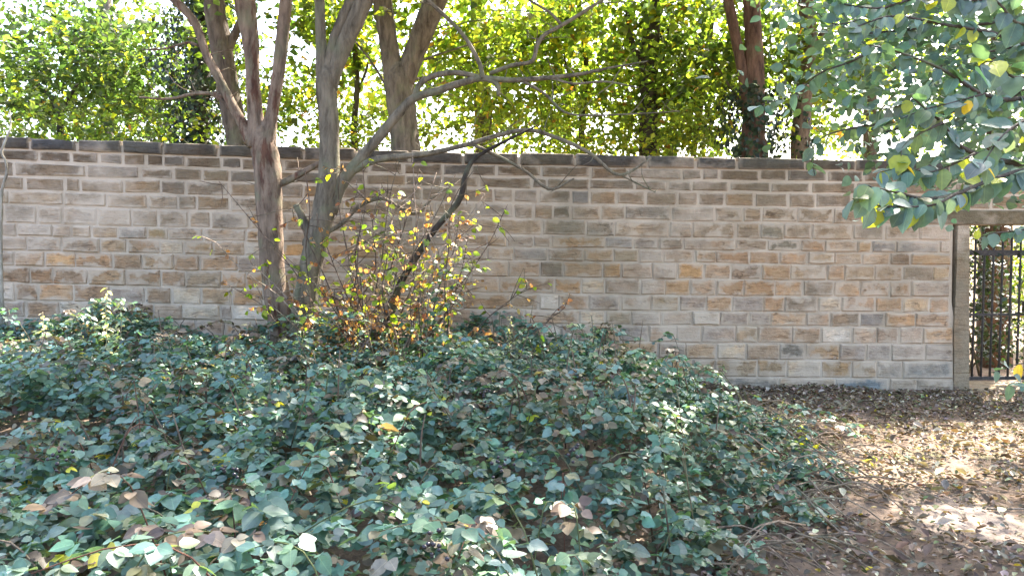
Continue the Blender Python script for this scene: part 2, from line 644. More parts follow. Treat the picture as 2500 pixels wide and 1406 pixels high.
# default colour of a course, then named exceptions (course, photo x) -> colour
DARK, WHITE, CREAM = (.085, .08, .075), (.68, .60, .52), (.58, .475, .36)
ORANGE, BROWN, OCHRE, SLATE = (.37, .225, .125), (.28, .19, .125), (.37, .265, .165), (.215, .178, .138)
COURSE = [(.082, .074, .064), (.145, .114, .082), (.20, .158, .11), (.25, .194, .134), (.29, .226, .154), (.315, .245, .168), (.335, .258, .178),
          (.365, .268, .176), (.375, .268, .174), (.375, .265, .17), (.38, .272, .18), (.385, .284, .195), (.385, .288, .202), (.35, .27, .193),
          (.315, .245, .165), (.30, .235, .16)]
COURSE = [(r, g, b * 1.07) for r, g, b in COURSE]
SPECIAL = {(7, 415): CREAM, (12, 380): WHITE, (11, 600): WHITE, (11, 490): CREAM, (10, 453): CREAM, (10, 10): WHITE, (11, 180): (.5, .45, .38),
           (10, 1340): WHITE, (12, 1350): WHITE, (12, 1170): CREAM, (11, 1450): CREAM, (12, 2040): WHITE, (8, 1345): (.12, .10, .085), (8, 1620): SLATE,
           (6, 1640): SLATE, (6, 1900): (.15, .15, .12), (5, 1885): (.17, .165, .13), (6, 1985): ORANGE, (7, 1865): ORANGE, (7, 1935): ORANGE, (7, 2005): OCHRE,
           (7, 2070): OCHRE, (8, 1975): OCHRE, (8, 2100): OCHRE, (9, 1780): ORANGE, (9, 1855): ORANGE, (9, 1250): ORANGE, (9, 1300): BROWN, (8, 230): ORANGE,
           (8, 310): BROWN, (8, 380): OCHRE, (8, 450): ORANGE, (9, 100): BROWN, (9, 30): BROWN, (9, 170): BROWN, (9, 260): OCHRE, (9, 420): BROWN, (9, 350): BROWN, (10, 60): BROWN,
           (10, 220): BROWN, (10, 390): BROWN, (11, 100): BROWN, (11, 340): BROWN, (10, 530): OCHRE, (10, 1200): ORANGE, (10, 1280): OCHRE, (12, 1620): ORANGE,
           (12, 1250): BROWN, (6, 385): (.27, .2, .1), (7, 270): OCHRE, (7, 350): BROWN, (9, 1450): CREAM, (11, 1720): (.45, .40, .34), (13, 1790): CREAM, (14, 1960): CREAM,
           (11, 2065): SLATE, (8, 2240): SLATE, (9, 2000): SLATE, (10, 1950): SLATE, (3, 1370): (.13, .105, .08), (4, 1370): (.12, .10, .075), (12, 1690): ORANGE, (12, 1820): OCHRE,
           (10, 2025): CREAM, (13, 1930): (.17, .17, .15), (5, 1370): (.19, .18, .15)}
wall = thing('stone_wall', WORG, 'long coursed sandstone boundary wall with dark coping and pale mortar joints', 'wall')
wall.rotation_euler = (0, 0, WANG)
WT = .46


def wmesh(name, verts, faces, mat, origin=(0, 0, 0), smooth=False):
    """verts in wall space (u, depth, z)"""
    o3 = np.array(origin, float)
    me = bpy.data.meshes.new(name)
    me.from_pydata((np.asarray(verts, float) - o3).tolist(), [], faces)
    if smooth:
        me.polygons.foreach_set('use_smooth', np.ones(len(me.polygons), bool))
    me.materials.append(mat)
    o = bpy.data.objects.new(name, me)
    C.objects.link(o)
    o.parent = wall
    o.location = o3
    wloc[o.name] = Vector(o3)
    return o


def stone_geo(u0, u1, zb0, zb1, zt0, zt1, face, rough, edge, back=.07):
    """a rough-faced block: 5 x 4 front grid with set-back rim and sides"""
    w = abs(u1 - u0)
    ex = min(edge / max(w, .03), .2)
    us = [0, ex, .5 + random.uniform(-.12, .12), 1 - ex, 1]
    hgt = zt0 - zb0
    ez = min(edge / max(hgt, .05), .2)
    vs_ = [0, ez, 1 - ez, 1]
    V = []
    for j, v in enumerate(vs_):
        for i, a in enumerate(us):
            zb = zb0 * (1 - a) + zb1 * a
            zt = zt0 * (1 - a) + zt1 * a
            rim = i in (0, 4) or j in (0, 3)
            u = u0 + (u1 - u0) * a + random.uniform(-1, 1) * (.007 if rim else .004)
            z = zb + (zt - zb) * v + random.uniform(-1, 1) * (.007 if rim else .004)
            y = face + (edge * .62 if rim else random.uniform(-1, .22) * rough)
            V.append((u, y, z))
    Fc = []
    for j in range(3):
        for i in range(4):
            a = j * 5 + i
            Fc.append((a, a + 1, a + 6, a + 5))
    ring = [0, 1, 2, 3, 4, 9, 14, 19, 18, 17, 16, 15, 10, 5]
    k = len(V)
    for r in ring:
        V.append((V[r][0], face + back, V[r][2]))
    n = len(ring)
    for i in range(n):
        j = (i + 1) % n
        Fc.append((ring[j], ring[i], k + i, k + j))
    return V, Fc


def stone_colour(c, px):
    for (cc, x), col in SPECIAL.items():
        if cc == c and abs(x - px) < 26:
            best = min((abs(x2 - px), (c2, x2)) for (c2, x2) in SPECIAL if c2 == c)[1]
            v = SPECIAL[best]
            f = .25 if max(v) > .45 else .38
            return tuple(a * (1 - f) + b2 * f for a, b2 in zip(v, COURSE[c]))
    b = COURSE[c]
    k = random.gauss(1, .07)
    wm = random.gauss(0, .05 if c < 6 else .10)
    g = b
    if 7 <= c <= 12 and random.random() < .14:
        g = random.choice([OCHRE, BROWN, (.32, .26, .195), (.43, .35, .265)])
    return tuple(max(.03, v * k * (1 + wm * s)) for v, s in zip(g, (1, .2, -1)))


off = []
for c in range(5, 12):
    JOINTS[c][-1] -= 8
for c in range(16):
    mg = .021 if c < 4 else .016 if c < 6 else .011
    for a, b in zip(JOINTS[c][:-1], JOINTS[c][1:]):
        pm = (a + b) / 2
        ym = np.interp(pm, LX, [(p + q) / 2 for p, q in zip(LINES[c], LINES[c + 1])])
        u0, u1 = onwall(a, ym)[0], onwall(b, ym)[0]
        mx = mg * .75
        pc = 0 if c else -.016
        face = pc + random.gauss(0, .003 if c < 6 else .0045)
        rough = .006 if c < 6 else .017
        if c == 0:
            rough = .016
        if c >= 14:
            rough = .006
        sl = random.uniform(-.006, .006)
        zb = [lz(c + 1, u) + (mg * random.uniform(.3, 1.1) if c else .002) for u in (u0, u1)]
        zt = [lz(c, u) - (mg * random.uniform(.3, 1.1) if c else random.uniform(-.012, .012)) for u in (u0, u1)]
        V, Fc = stone_geo(u0 + mx + sl, u1 - mx + sl, zb[0], zb[1], zt[0], zt[1], face, rough, .013 if c else .016, .07 if c else WT + .05)
        if b < -5 or a > 2510:
            off.append((np.array(V), Fc, c))
            continue
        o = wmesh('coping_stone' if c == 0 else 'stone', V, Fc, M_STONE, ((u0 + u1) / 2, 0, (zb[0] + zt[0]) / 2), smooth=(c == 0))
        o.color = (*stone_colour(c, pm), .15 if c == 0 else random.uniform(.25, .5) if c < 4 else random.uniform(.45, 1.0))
# the wall runs on past the frame on both sides: one joined part each way
UL, UR = onwall(-60, 600)[0], onwall(2550, 480)[0]
for c in range(16):
    ymc = LINES[c][0] * .5 + LINES[c + 1][0] * .5
    for lo, hi in ((UL - 4.5, onwall(JOINTS[c][0], ymc)[0]), (UR if c < 4 else UR + .75, UR + 5.0)):
        u = lo
        while u < hi - .05:
            w = min(random.uniform(.3, .62), hi - u)
            off.append((lambda g: (np.array(g[0]), g[1], c))(stone_geo(u + .01, u + w - .01, lz(c + 1, u) + .01, lz(c + 1, u + w) + .01, lz(c, u) - .01, lz(c, u + w) - .01,
                                                                    0 if c else -.02, .008, .013, .07 if c else WT + .05)))
            u += w
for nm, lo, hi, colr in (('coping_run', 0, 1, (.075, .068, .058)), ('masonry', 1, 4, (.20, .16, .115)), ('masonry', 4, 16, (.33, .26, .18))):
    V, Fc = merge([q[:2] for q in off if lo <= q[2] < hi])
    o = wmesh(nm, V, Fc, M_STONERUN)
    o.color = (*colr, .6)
    o['kind'] = 'stuff'

# mortar core (front layer stops at the open crack beside the gate jamb, back layer runs on behind it)
MY = .0105
uj = [onwall(2335, 548), onwall(2333, 640), onwall(2329, 740), onwall(2328, 800)]   # crack line
ujamb0 = onwall(2337, 560)[0]
uop0 = onwall(2364, 760)[0]
uop1 = uop0 + 1.02
UA, UB = UL - 4.6, UR + 5.1


def prism(pts, y0, y1):
    n = len(pts)
    V = [(u, y0, z) for u, z in pts] + [(u, y1, z) for u, z in pts]
    Fc = [tuple(range(n)), tuple(range(2 * n - 1, n - 1, -1))]
    for i in range(n):
        j = (i + 1) % n
        Fc.append((j, i, n + i, n + j))
    return V, Fc


def linepts(i, a, b, dz=0, n=14):
    return [(u, lz(i, u) + dz) for u in np.linspace(a, b, n)]


zlint = onwall(2364, 546)[1]
left_poly = linepts(0, UA, uj[0][0] - .03, -.035)[::-1] + [(UA, -.4), (uop0 - .15, -.4), (uop0 - .15, uj[3][1])] + [(u - .03 + random.uniform(-.010, .010), z) for u, z in uj[::-1][1:]]
V1 = prism(left_poly[::-1], MY, .24)
V2 = prism([(uop0 - .02, -.4), (uop0 - .02, lz(0, uop0) - .05), (UA, lz(0, UA) - .05), (UA, -.4)][::-1], .2405, WT)
V3 = prism((linepts(0, uj[0][0] - .0295, uop1 + .001, -.035)[::-1] + [(uj[0][0] - .0295, zlint + .012), (uop1 + .001, zlint + .012)])[::-1], MY, WT - .001)
V4 = prism((linepts(0, uop1, UB, -.035)[::-1] + [(uop1, -.4), (UB, -.4)])[::-1], MY, WT)
V, Fc = merge([(np.array(a), b) for a, b in (V1, V2, V3, V4)])
core = wmesh('mortar_core', V, Fc, M_MORTAR)

# gate jamb, lintel, threshold
jp = [onwall(2337, 550), onwall(2335, 640), onwall(2331, 740), onwall(2328, 800), onwall(2328, 985)]
jr = [onwall(2365, 985), onwall(2365, 760), onwall(2366, 550)]
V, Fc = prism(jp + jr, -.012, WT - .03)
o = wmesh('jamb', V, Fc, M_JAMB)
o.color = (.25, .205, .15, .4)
V, Fc = stone_geo(onwall(2256, 530)[0], uop1 + .35, lz(5, 5) + .006, lz(5, 6) + .006, lz(4, 5) - .012, lz(4, 6) - .012, -.008, .006, .014, WT)
o = wmesh('lintel', V, Fc, M_JAMB, smooth=False)
o.color = (.15, .125, .085, .4)  # darker than the wall: shade of the overhanging leaves put into the colour
V, Fc = stone_geo(uop0 + .004, uop1 - .002, -.12, -.12, .0, .0, -.03, .004, .02, WT + .1)
o = wmesh('threshold', V, Fc, M_JAMB, (uop0 + .5, 0, 0))
o.color = (.25, .205, .15, .4)


def w2w(u, y, z):
    return WORG + WU * u + Vector((-WU.y, WU.x, 0)) * y + Vector((0, 0, z))


# ------------------------------------------------------------------ iron gate
GD = .26
gate = thing('iron_gate', w2w(uop0 + .5, GD, .05), 'dark rusted iron bar gate standing in the wall opening', 'gate')


def gbox(name, u0, u1, y0, y1, z0, z1, parent=gate):
    pts = []
    b = .003
    for (uu, yy) in ((u0, y0), (u1, y0), (u1, y1), (u0, y1)):
        pts.append((uu, yy))
    V = [tuple(w2w(u, y, z)) for z in (z0, z1) for u, y in pts]
    Fc = [(3, 2, 1, 0), (4, 5, 6, 7), (0, 1, 5, 4), (1, 2, 6, 5), (2, 3, 7, 6), (3, 0, 4, 7)]
    return mesh_obj(name, V, Fc, M_IRON, parent, smooth=False)


g0, g1 = uop0 - .002, uop1 - .03
ztop, z1, z2, z3 = 1.83, 1.60, .86, .09
gbox('stile', g0, g0 + .06, GD - .02, GD + .02, z3 - .03, ztop)
gbox('stile', g1 - .045, g1, GD - .02, GD + .02, z3 - .03, ztop)
gbox('rail', g0 + .045, g1 - .045, GD - .017, GD + .017, z1 - .032, z1 + .032)
gbox('rail', g0 + .045, g1 - .045, GD - .012, GD + .012, z2 - .014, z2 + .014)
gbox('rail', g0 + .045, g1 - .045, GD - .017, GD + .017, z3 - .022, z3 + .022)
u = g0 + .045 + .085
while u < g1 - .06:
    V, Fc = tube([w2w(u, GD, z3), w2w(u + .002, GD, 1.0), w2w(u, GD, ztop + .02)], [.0135] * 3, 8, 4)
    mesh_obj('bar', V, Fc, M_IRON, gate)
    u += .112

for zz in (.35, 1.45):
    gbox('hinge', g0 - .012, g0 + .10, GD - .03, GD - .0205, zz - .02, zz + .02)
lb = gbox('lock_box', g1 - .13, g1 - .046, GD - .035, GD + .03, z2 + .02, z2 + .16)

# ------------------------------------------------------------------ trees
def px_path(pts, Y):
    """[(px, py, r_px[, dY])] -> world points, radii"""
    P, R = [], []
    for q in pts:
        y = Y + (q[3] if len(q) > 3 else 0)
        P.append(at(q[0], q[1], y))
        R.append(q[2] * y / F)
    return P, R


GREEN = [(.055, .095, .022), (.075, .12, .02), (.04, .075, .028), (.13, .15, .015), (.16, .09, .02)]
G_YEL = ([(.10, .145, .028), (.13, .165, .026), (.065, .098, .026), (.2, .19, .02), (.2, .11, .03)], (5, 5, 3, .8, .3))
G_MID = ([(.055, .085, .024), (.08, .11, .02), (.04, .065, .024), (.15, .16, .015), (.2, .11, .03)], (4, 4, 4, .6, .2))
G_BLUE = ([(.04, .07, .03), (.05, .08, .028), (.03, .052, .026), (.12, .135, .02)], (4, 4, 4, 1.2))
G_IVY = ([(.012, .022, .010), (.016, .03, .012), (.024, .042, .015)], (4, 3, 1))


# sunlit spots, with canopy leaves cut away along their sun rays: (x, y, z, radius)
SUNLIT = [(3.3, 5.6, 0, .22), (3.7, 5.3, 0, .2), (4.3, 6.45, 0, .3), (3.0, 6.0, 0, .2), (-.4, 3.3, .68, .14), (-1.6, 4.6, .6, .16), (.5, 3.6, .62, .15), (.9, 4.6, .55, .15), (-2.4, 5.4, .6, .18), (1.2, 5.6, .5, .18), (-1.2, 3.0, .65, .12), (3.55, 6.25, 0, .32), (4.0, 6.1, 0, .34), (3.1, 6.4, 0, .25), (3.9, 6.75, 0, .22), (4.5, 6.9, 0, .28), (2.05, 7.5, .1, .2), (2.4, 7.45, .1, .18), (2.45, 5.7, .1, .3), (2.75, 5.45, 0, .25), (.13, 3.1, .7, .2), (-.1, 3.0, .7, .16),
          (-.75, 4.0, .65, .22), (-3.75, 7.0, 1.2, .35), (-4.3, 6.9, .9, .28), (-1.25, 7.25, 1.3, .45), (-.75, 7.25, 1.7, .4), (-1.7, 7.3, 1.0, .4), (-2.55, 7.55, 2.2, .25), (-2.5, 7.6, 1.6, .22), (-1.75, 7.4, 2.3, .25), (2.3, 8.9, 2.55, .45),
          (3.2, 8.95, 2.55, .3), (.9, 2.4, .5, .15), (1.5, 3.4, .3, .18), (-.9, 7.1, .8, .35), (3.6, 4.4, 0, .16), (2.9, 3.9, 0, .12)]


def open_to_sun(P):
    keep = np.ones(len(P), bool)
    sd = np.array(sdir)
    for x, y, z, r in SUNLIT:
        v = P - np.array([x, y, z])
        t = v @ sd
        d = np.linalg.norm(v - t[:, None] * sd, axis=1)
        keep &= ~((t > .6) & (d < r))
    return keep


def clusters_to_leaves(cen, per, rad, size, pal, droop=.35):
    n = len(cen) * per
    P = np.repeat(cen, per, axis=0) + rng.normal(0, 1, (n, 3)) * np.array([rad, rad, rad * .55])
    D = rng.normal(0, 1, (n, 3))
    D[:, 2] = D[:, 2] * .45 - droop
    Nn = rng.normal(0, .75, (n, 3))
    Nn[:, 2] += 1.0
    S = rng.uniform(.7, 1.25, n) * size
    k = open_to_sun(P)
    return P[k], D[k], Nn[k], S[k], palette(n, *pal)[k]


def tree(name, label, Y, trunk, forks=(), crown=(), pal=G_MID, col=(.13, .105, .08), mat=None, ivy=None, limbs=6, size=.15, per=58, rad=.26, base=True, sides=12, front=False):
    ends = []
    mat = mat or M_BARK
    P, R = px_path(trunk, Y)
    if base:
        b = Vector((P[0].x, P[0].y, gzf(P[0].x, P[0].y) - .1))
        if P[0].z > b.z + .2:
            P = [b] + P
            R = [R[0] * 1.25] + R
    root = thing(name, (P[0].x, P[0].y, P[0].z + .1), label, 'tree')
    tube_obj('trunk', P, R, mat, root, col, sides, len(P) * 5, .05)
    for f in forks:
        p, r = px_path(f, Y)
        if f[-1][1] < -90:
            ends += p[-2:]
        tube_obj('limb', p, r, mat, root, col, 9 if r[0] > .03 else 6, len(p) * 4, .06)
    if front:
        for f in forks:
            p, r = px_path(f, Y)
            if r[-1] > .03 or f[0][1] < 0: continue
            for k in range(len(p)):
                j = int(rng.integers(max(1, len(p) // 2 - 1), len(p)))
                s0 = p[j - 1].lerp(p[j], rng.uniform(0, 1))
                e0 = s0 + Vector((rng.normal(0, .22), rng.normal(0, .2), rng.normal(.06, .14)))
                m0 = (s0 + e0) / 2 + Vector((rng.normal(0, .03), 0, rng.normal(0, .03)))
                tube_obj('twig', [s0, m0, e0], [.0055, .004, .0018], mat, root, col, 4, 6)
    cen = []
    for (cx, cyy, cz, sx, sy, sz, n) in crown:
        q = rng.normal(0, 1, (n * 3, 3))
        q = q[(np.linalg.norm(q, axis=1) < 1.9)][:n]
        cen.append(np.array([cx, cyy, cz]) + q * np.array([sx, sy, sz]))
    if cen:
        cen = np.vstack(cen)
        cen = cen[cen[:, 2] > 1.6]
        clouds = []
        P_, D_, N_, S_, col_ = clusters_to_leaves(cen, per, rad, size, pal)
        clouds.append(leaf_cloud(P_, D_, N_, S_, col_, T_CHEAP))
        cloud_obj('crown', clouds, M_LEAF, root)
        # branches that carry the sprays
        tp = np.array([list(p) for p in P])
        for k in range(limbs):
            c_ = cen[rng.integers(len(cen))]
            j = len(tp) - 1 - int(rng.integers(0, 2)) if front else rng.integers(max(1, len(tp) - 4), len(tp))
            s = tp[j - 1] + (tp[j] - tp[j - 1]) * rng.uniform(.3, 1)
            if front:
                e_ = ends[int(rng.integers(len(ends)))]
                s = np.array(list(e_))
            if np.linalg.norm(c_ - s) > 2.6:
                continue
            m_ = (s + c_) / 2 + rng.normal(0, .12, 3) + np.array([0, 0, .1])
            rr = max(.005, .07 * R[min(j, len(R) - 1)] + .005)
            tube_obj('branch', [s, m_, c_], [rr * 1.6, rr, rr * .35], mat, root, col, 5, 9, .08)
    if ivy:
        z0, z1_, rr, n = ivy
        tp = np.array([list(p) for p in P])
        zz = rng.uniform(z0, z1_, n)
        o_ = np.argsort(tp[:, 2])
        cx = np.interp(zz, tp[o_, 2], tp[o_, 0])
        cyv = np.interp(zz, tp[o_, 2], tp[o_, 1])
        a = rng.uniform(0, 2 * np.pi, n)
        lump = 1 + .35 * np.sin(zz * 4.1 + a * 2) + .25 * np.sin(zz * 9 + a * 3)
        rd = rr * lump * rng.uniform(.55, 1.1, n)
        Pv = np.stack([cx + np.cos(a) * rd, cyv + np.sin(a) * rd, zz], -1)
        Dv = np.stack([np.cos(a) * .4, np.sin(a) * .4, -np.ones(n)], -1) + rng.normal(0, .5, (n, 3))
        Nv = np.stack([np.cos(a), np.sin(a), .5 * np.ones(n)], -1) + rng.normal(0, .35, (n, 3))
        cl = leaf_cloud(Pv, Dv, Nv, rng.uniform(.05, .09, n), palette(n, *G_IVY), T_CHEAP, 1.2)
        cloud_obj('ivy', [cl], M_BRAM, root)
    return root


def wx(px, Y):
    return (px - 1250) / F * Y


# --- two multi-stemmed trees in front of the wall
BARK_A, BARK_B = (.19, .14, .105), (.155, .13, .098)
tree('forked_tree', 'reddish tree with peeling bark forking above the wall, left of the pair', 7.7,
     [(702, 960, 44), (698, 840, 37), (679, 740, 32), (664, 640, 29), (658, 520, 31), (653, 420, 33), (642, 350, 30), (640, 318, 21), (639, 295, 6)],
     [[(630, 360, 26), (624, 290, 19), (618, 200, 16), (614, 120, 18), (602, 30, 24), (590, -60, 24), (570, -300, 18), (540, -600, 10)],
      [(650, 360, 24), (662, 290, 15), (674, 220, 14), (687, 125, 15), (698, 10, 14), (712, -120, 13), (750, -420, 9)],
      [(615, 350, 17), (590, 300, 13), (565, 255, 12), (532, 190, 11), (502, 130, 10), (480, 65, 10), (450, 25, 10), (405, -20, 9), (330, -120, 7)],
      [(552, 240, 5), (520, 229, 4.5), (470, 230, 4), (410, 242, 3), (340, 238, 2)],
      [(485, 112, 4), (455, 105, 3), (400, 120, 2.5), (350, 122, 1.5)],
      [(560, 265, 5), (535, 240, 4), (505, 228, 3), (480, 224, 2)],
      [(676, 452, 10), (705, 440, 9), (742, 420, 8), (785, 396, 6)]],
     [(wx(560, 7.7), 7.6, 5.6, 1.3, 1.0, .5, 60), (wx(650, 7.7), 7.8, 7.2, 1.8, 1.5, .9, 190), (wx(430, 7.7), 7.4, 4.3, .5, .5, .25, 3)],
     G_MID, BARK_A, M_BARKS, limbs=10, size=.11, per=60, sides=16, front=True)
tree('leaning_tree', 'grey smooth-barked tree leaning right with long bare branches over the wall', 7.5,
     [(728, 960, 40), (736, 850, 34), (743, 760, 31), (757, 660, 27), (777, 570, 28), (797, 480, 27), (804, 400, 25), (803, 300, 24), (797, 220, 25), (798, 185, 24), (799, 160, 14), (800, 145, 4)],
     [[(790, 215, 18), (786, 150, 15), (783, 80, 13), (780, 0, 13), (772, -120, 11), (760, -350, 8)],
      [(806, 215, 19), (818, 170, 19), (848, 95, 21), (880, 25, 21), (905, -40, 20), (960, -250, 14), (1020, -500, 9)],
      [(800, 185, 15), (815, 110, 14), (838, 45, 13), (862, -10, 12), (880, -120, 9)],
      [(806, 520, 17), (826, 465, 16), (850, 425, 14), (885, 382, 13), (930, 330, 12), (978, 272, 11), (1012, 240, 10), (1062, 224, 9), (1130, 202, 8), (1180, 192, 7), (1262, 196, 6), (1400, 184, 4.5), (1480, 168, 3), (1580, 150, 1.5)],
      [(1012, 240, 8), (1026, 205, 7), (1060, 186, 7), (1110, 178, 6.5), (1172, 190, 6), (1212, 205, 6), (1217, 235, 4)],
      [(1180, 195, 6), (1168, 150, 5.5), (1130, 85, 5), (1070, 25, 5), (1010, -30, 4), (940, -80, 3)],
      [(1195, 180, 5), (1250, 160, 5), (1298, 150, 5), (1312, 110, 5), (1330, 85, 5), (1372, 62, 5), (1440, 20, 4), (1520, -30, 3)],
      [(1372, 62, 4), (1340, 30, 3.5), (1290, 0, 3), (1240, -40, 2.5)],
      [(1270, 195, 4), (1330, 230, 3.5), (1380, 275, 3), (1450, 282, 2.5), (1560, 278, 2), (1660, 272, 1)],
      [(1350, 190, 3), (1400, 205, 3), (1480, 200, 2.5), (1560, 215, 1.5)],
      [(820, 448, 13), (850, 425, 11), (900, 396, 10), (960, 384, 8), (1040, 376, 7), (1130, 356, 6), (1220, 330, 5.5), (1290, 318, 5), (1362, 338, 5), (1440, 374, 4.5), (1512, 428, 4), (1590, 386, 2)],
      [(1150, 352, 4.5), (1200, 374, 4.5), (1280, 416, 4), (1342, 462, 4), (1402, 436, 2)],
      [(1510, 425, 2.5), (1560, 450, 2), (1600, 470, 1)],
      [(746, 600, 9), (750, 582, 6.5), (798, 567, 6), (838, 543, 5.5), (878, 503, 5), (926, 485, 4.5), (957, 495, 4), (1013, 521, 4), (1060, 480, 3), (1100, 455, 2)],
      [(760, 590, 13), (748, 556, 11), (735, 525, 9), (722, 500, 8)]],
     [(wx(1100, 7.5), 7.4, 5.6, 1.5, 1.2, .55, 80), (wx(1500, 7.5), 7.6, 6.9, 2.2, 1.5, .8, 230), (wx(850, 7.5), 7.6, 6.9, 1.4, 1.2, .8, 80)],
     G_MID, BARK_B, limbs=12, size=.11, per=60, sides=14, front=True)

# --- trees behind the wall
tree('twin_trunk_tree', 'stout grey tree splitting into a V behind the wall', 11.0,
     [(992, 430, 37), (986, 330, 33), (976, 235, 33), (973, 190, 34), (972, 160, 22), (972, 140, 5)],
     [[(962, 205, 24), (946, 90, 22), (933, 0, 23), (915, -130, 24), (890, -400, 16)], [(985, 200, 27), (1012, 130, 25), (1042, 55, 27), (1066, -5, 27), (1105, -130, 26), (1180, -420, 16)]],
     [(wx(980, 11), 12.0, 5.2, 1.3, .8, 1.0, 50), (wx(1330, 11), 11.2, 8.4, 1.4, 1.4, 1.0, 22)], G_YEL, (.16, .135, .11), limbs=18)
tree('slim_tree', 'slim pale grey tree far left behind the wall', 16.0,
     [(262, 420, 15), (262, 250, 15), (262, 120, 15), (256, 0, 15), (250, -160, 13)], [],
     [(wx(200, 16), 16.3, 5.0, 2.2, 1.0, 1.2, 76), (wx(100, 16), 16, 8, 2.5, 1.5, 1.5, 30)], G_BLUE, (.20, .18, .16), limbs=14, size=.15)
tree('shaded_tree', 'brown tree leaning left behind the reddish forked tree', 10.5,
     [(592, 430, 27), (578, 330, 26), (558, 220, 26), (538, 100, 25), (522, 0, 24), (500, -200, 20)], [[(545, 150, 12), (585, 60, 10), (640, -60, 8)]],
     [(wx(620, 10.5), 12.2, 5.0, .8, .8, .9, 26), (wx(480, 10.5), 10.6, 8.0, 1.6, 1.4, 1.2, 70)], G_MID, (.12, .095, .075), limbs=6)
tree('ivy_clad_tree', 'dark ivy smothered tree behind the left part of the wall', 12.5,
     [(485, 430, 24), (488, 250, 22), (495, 100, 20), (505, -60, 18), (510, -250, 14)], [],
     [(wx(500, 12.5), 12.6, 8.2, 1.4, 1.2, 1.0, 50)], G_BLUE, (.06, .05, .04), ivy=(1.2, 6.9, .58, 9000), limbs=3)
tree('forked_sapling', 'small dark forked sapling at far left above the wall', 13.0,
     [(147, 420, 8), (147, 330, 8), (148, 268, 8)], [[(147, 275, 6), (168, 238, 5), (190, 205, 3)], [(147, 275, 6), (125, 240, 5), (95, 205, 3)]],
     [(wx(120, 13), 13.2, 4.7, 1.3, .8, .75, 50), (wx(330, 13), 13.4, 4.5, .9, .7, .7, 36)], G_BLUE, (.05, .042, .035), limbs=6, size=.14)
tree('mossy_tree', 'straight mossy tree behind the middle of the wall', 14.0,
     [(1182, 430, 22), (1180, 280, 21), (1172, 130, 19), (1166, 0, 18), (1160, -150, 16)], [],
     [(wx(1250, 14), 14.4, 5.0, 1.5, .9, 1.0, 68), (wx(1150, 14), 14, 8.4, 1.8, 1.5, 1.2, 14)], G_YEL, (.15, .13, .085), limbs=18)
tree('yellowing_tree', 'dark trunk wrapped in yellow green leaves behind the wall centre', 12.5,
     [(1582, 430, 24), (1584, 280, 23), (1588, 120, 22), (1594, 0, 20), (1600, -160, 18)], [[(1585, 180, 8), (1545, 110, 7), (1530, 20, 5)]],
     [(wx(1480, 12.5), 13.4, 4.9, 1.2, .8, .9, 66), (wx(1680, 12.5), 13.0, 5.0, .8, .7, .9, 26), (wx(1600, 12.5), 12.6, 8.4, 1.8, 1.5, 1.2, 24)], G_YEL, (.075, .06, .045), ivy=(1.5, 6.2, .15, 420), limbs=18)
tree('ivy_footed_tree', 'twin red brown trunks rising from a thick ivy base', 11.0,
     [(1842, 430, 32), (1838, 330, 28), (1842, 230, 24), (1840, 110, 21), (1834, 0, 20), (1825, -180, 17)],
     [[(1830, 280, 16), (1818, 200, 14), (1800, 110, 13), (1778, 0, 13), (1750, -150, 11)]],
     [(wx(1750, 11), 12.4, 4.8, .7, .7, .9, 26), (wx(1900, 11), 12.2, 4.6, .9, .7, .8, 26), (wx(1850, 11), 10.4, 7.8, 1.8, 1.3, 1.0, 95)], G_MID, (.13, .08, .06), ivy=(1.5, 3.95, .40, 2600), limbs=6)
tree('rear_tree', 'brown tree between the ivy base and overhanging leaves', 11.6,
     [(1952, 430, 23), (1956, 320, 22), (1966, 200, 20), (1975, 90, 19), (1966, -20, 18), (1960, -200, 15)], [[(1970, 160, 9), (2010, 80, 8), (2060, -10, 6)]],
     [(wx(2060, 11.6), 13.0, 5.0, .8, .7, .9, 24), (wx(2150, 11.6), 10.9, 8.2, 1.8, 1.3, 1.2, 75)], G_MID, (.16, .115, .085), ivy=(1.5, 3.7, .2, 500), limbs=5)
tree('distant_tree', 'thin dark trunk showing through the overhanging leaves top right', 15.0,
     [(2122, 430, 16), (2124, 200, 15), (2126, 0, 15), (2128, -150, 13)], [],
     [(wx(2250, 15), 15.2, 5.2, 1.8, .9, 1.1, 60)], G_YEL, (.10, .075, .06), limbs=5)
tree('gate_tree', 'dark ivy hung trunk seen through the iron gate', 11.4,
     [(2426, 1000, 40), (2426, 800, 36), (2430, 560, 33), (2440, 250, 24), (2450, -100, 20)], [],
     [(wx(2500, 11.4), 11.6, 7.6, 2.0, 1.6, 1.2, 40)], G_MID, (.085, .055, .04), ivy=(.3, 3.2, .25, 130), limbs=3)

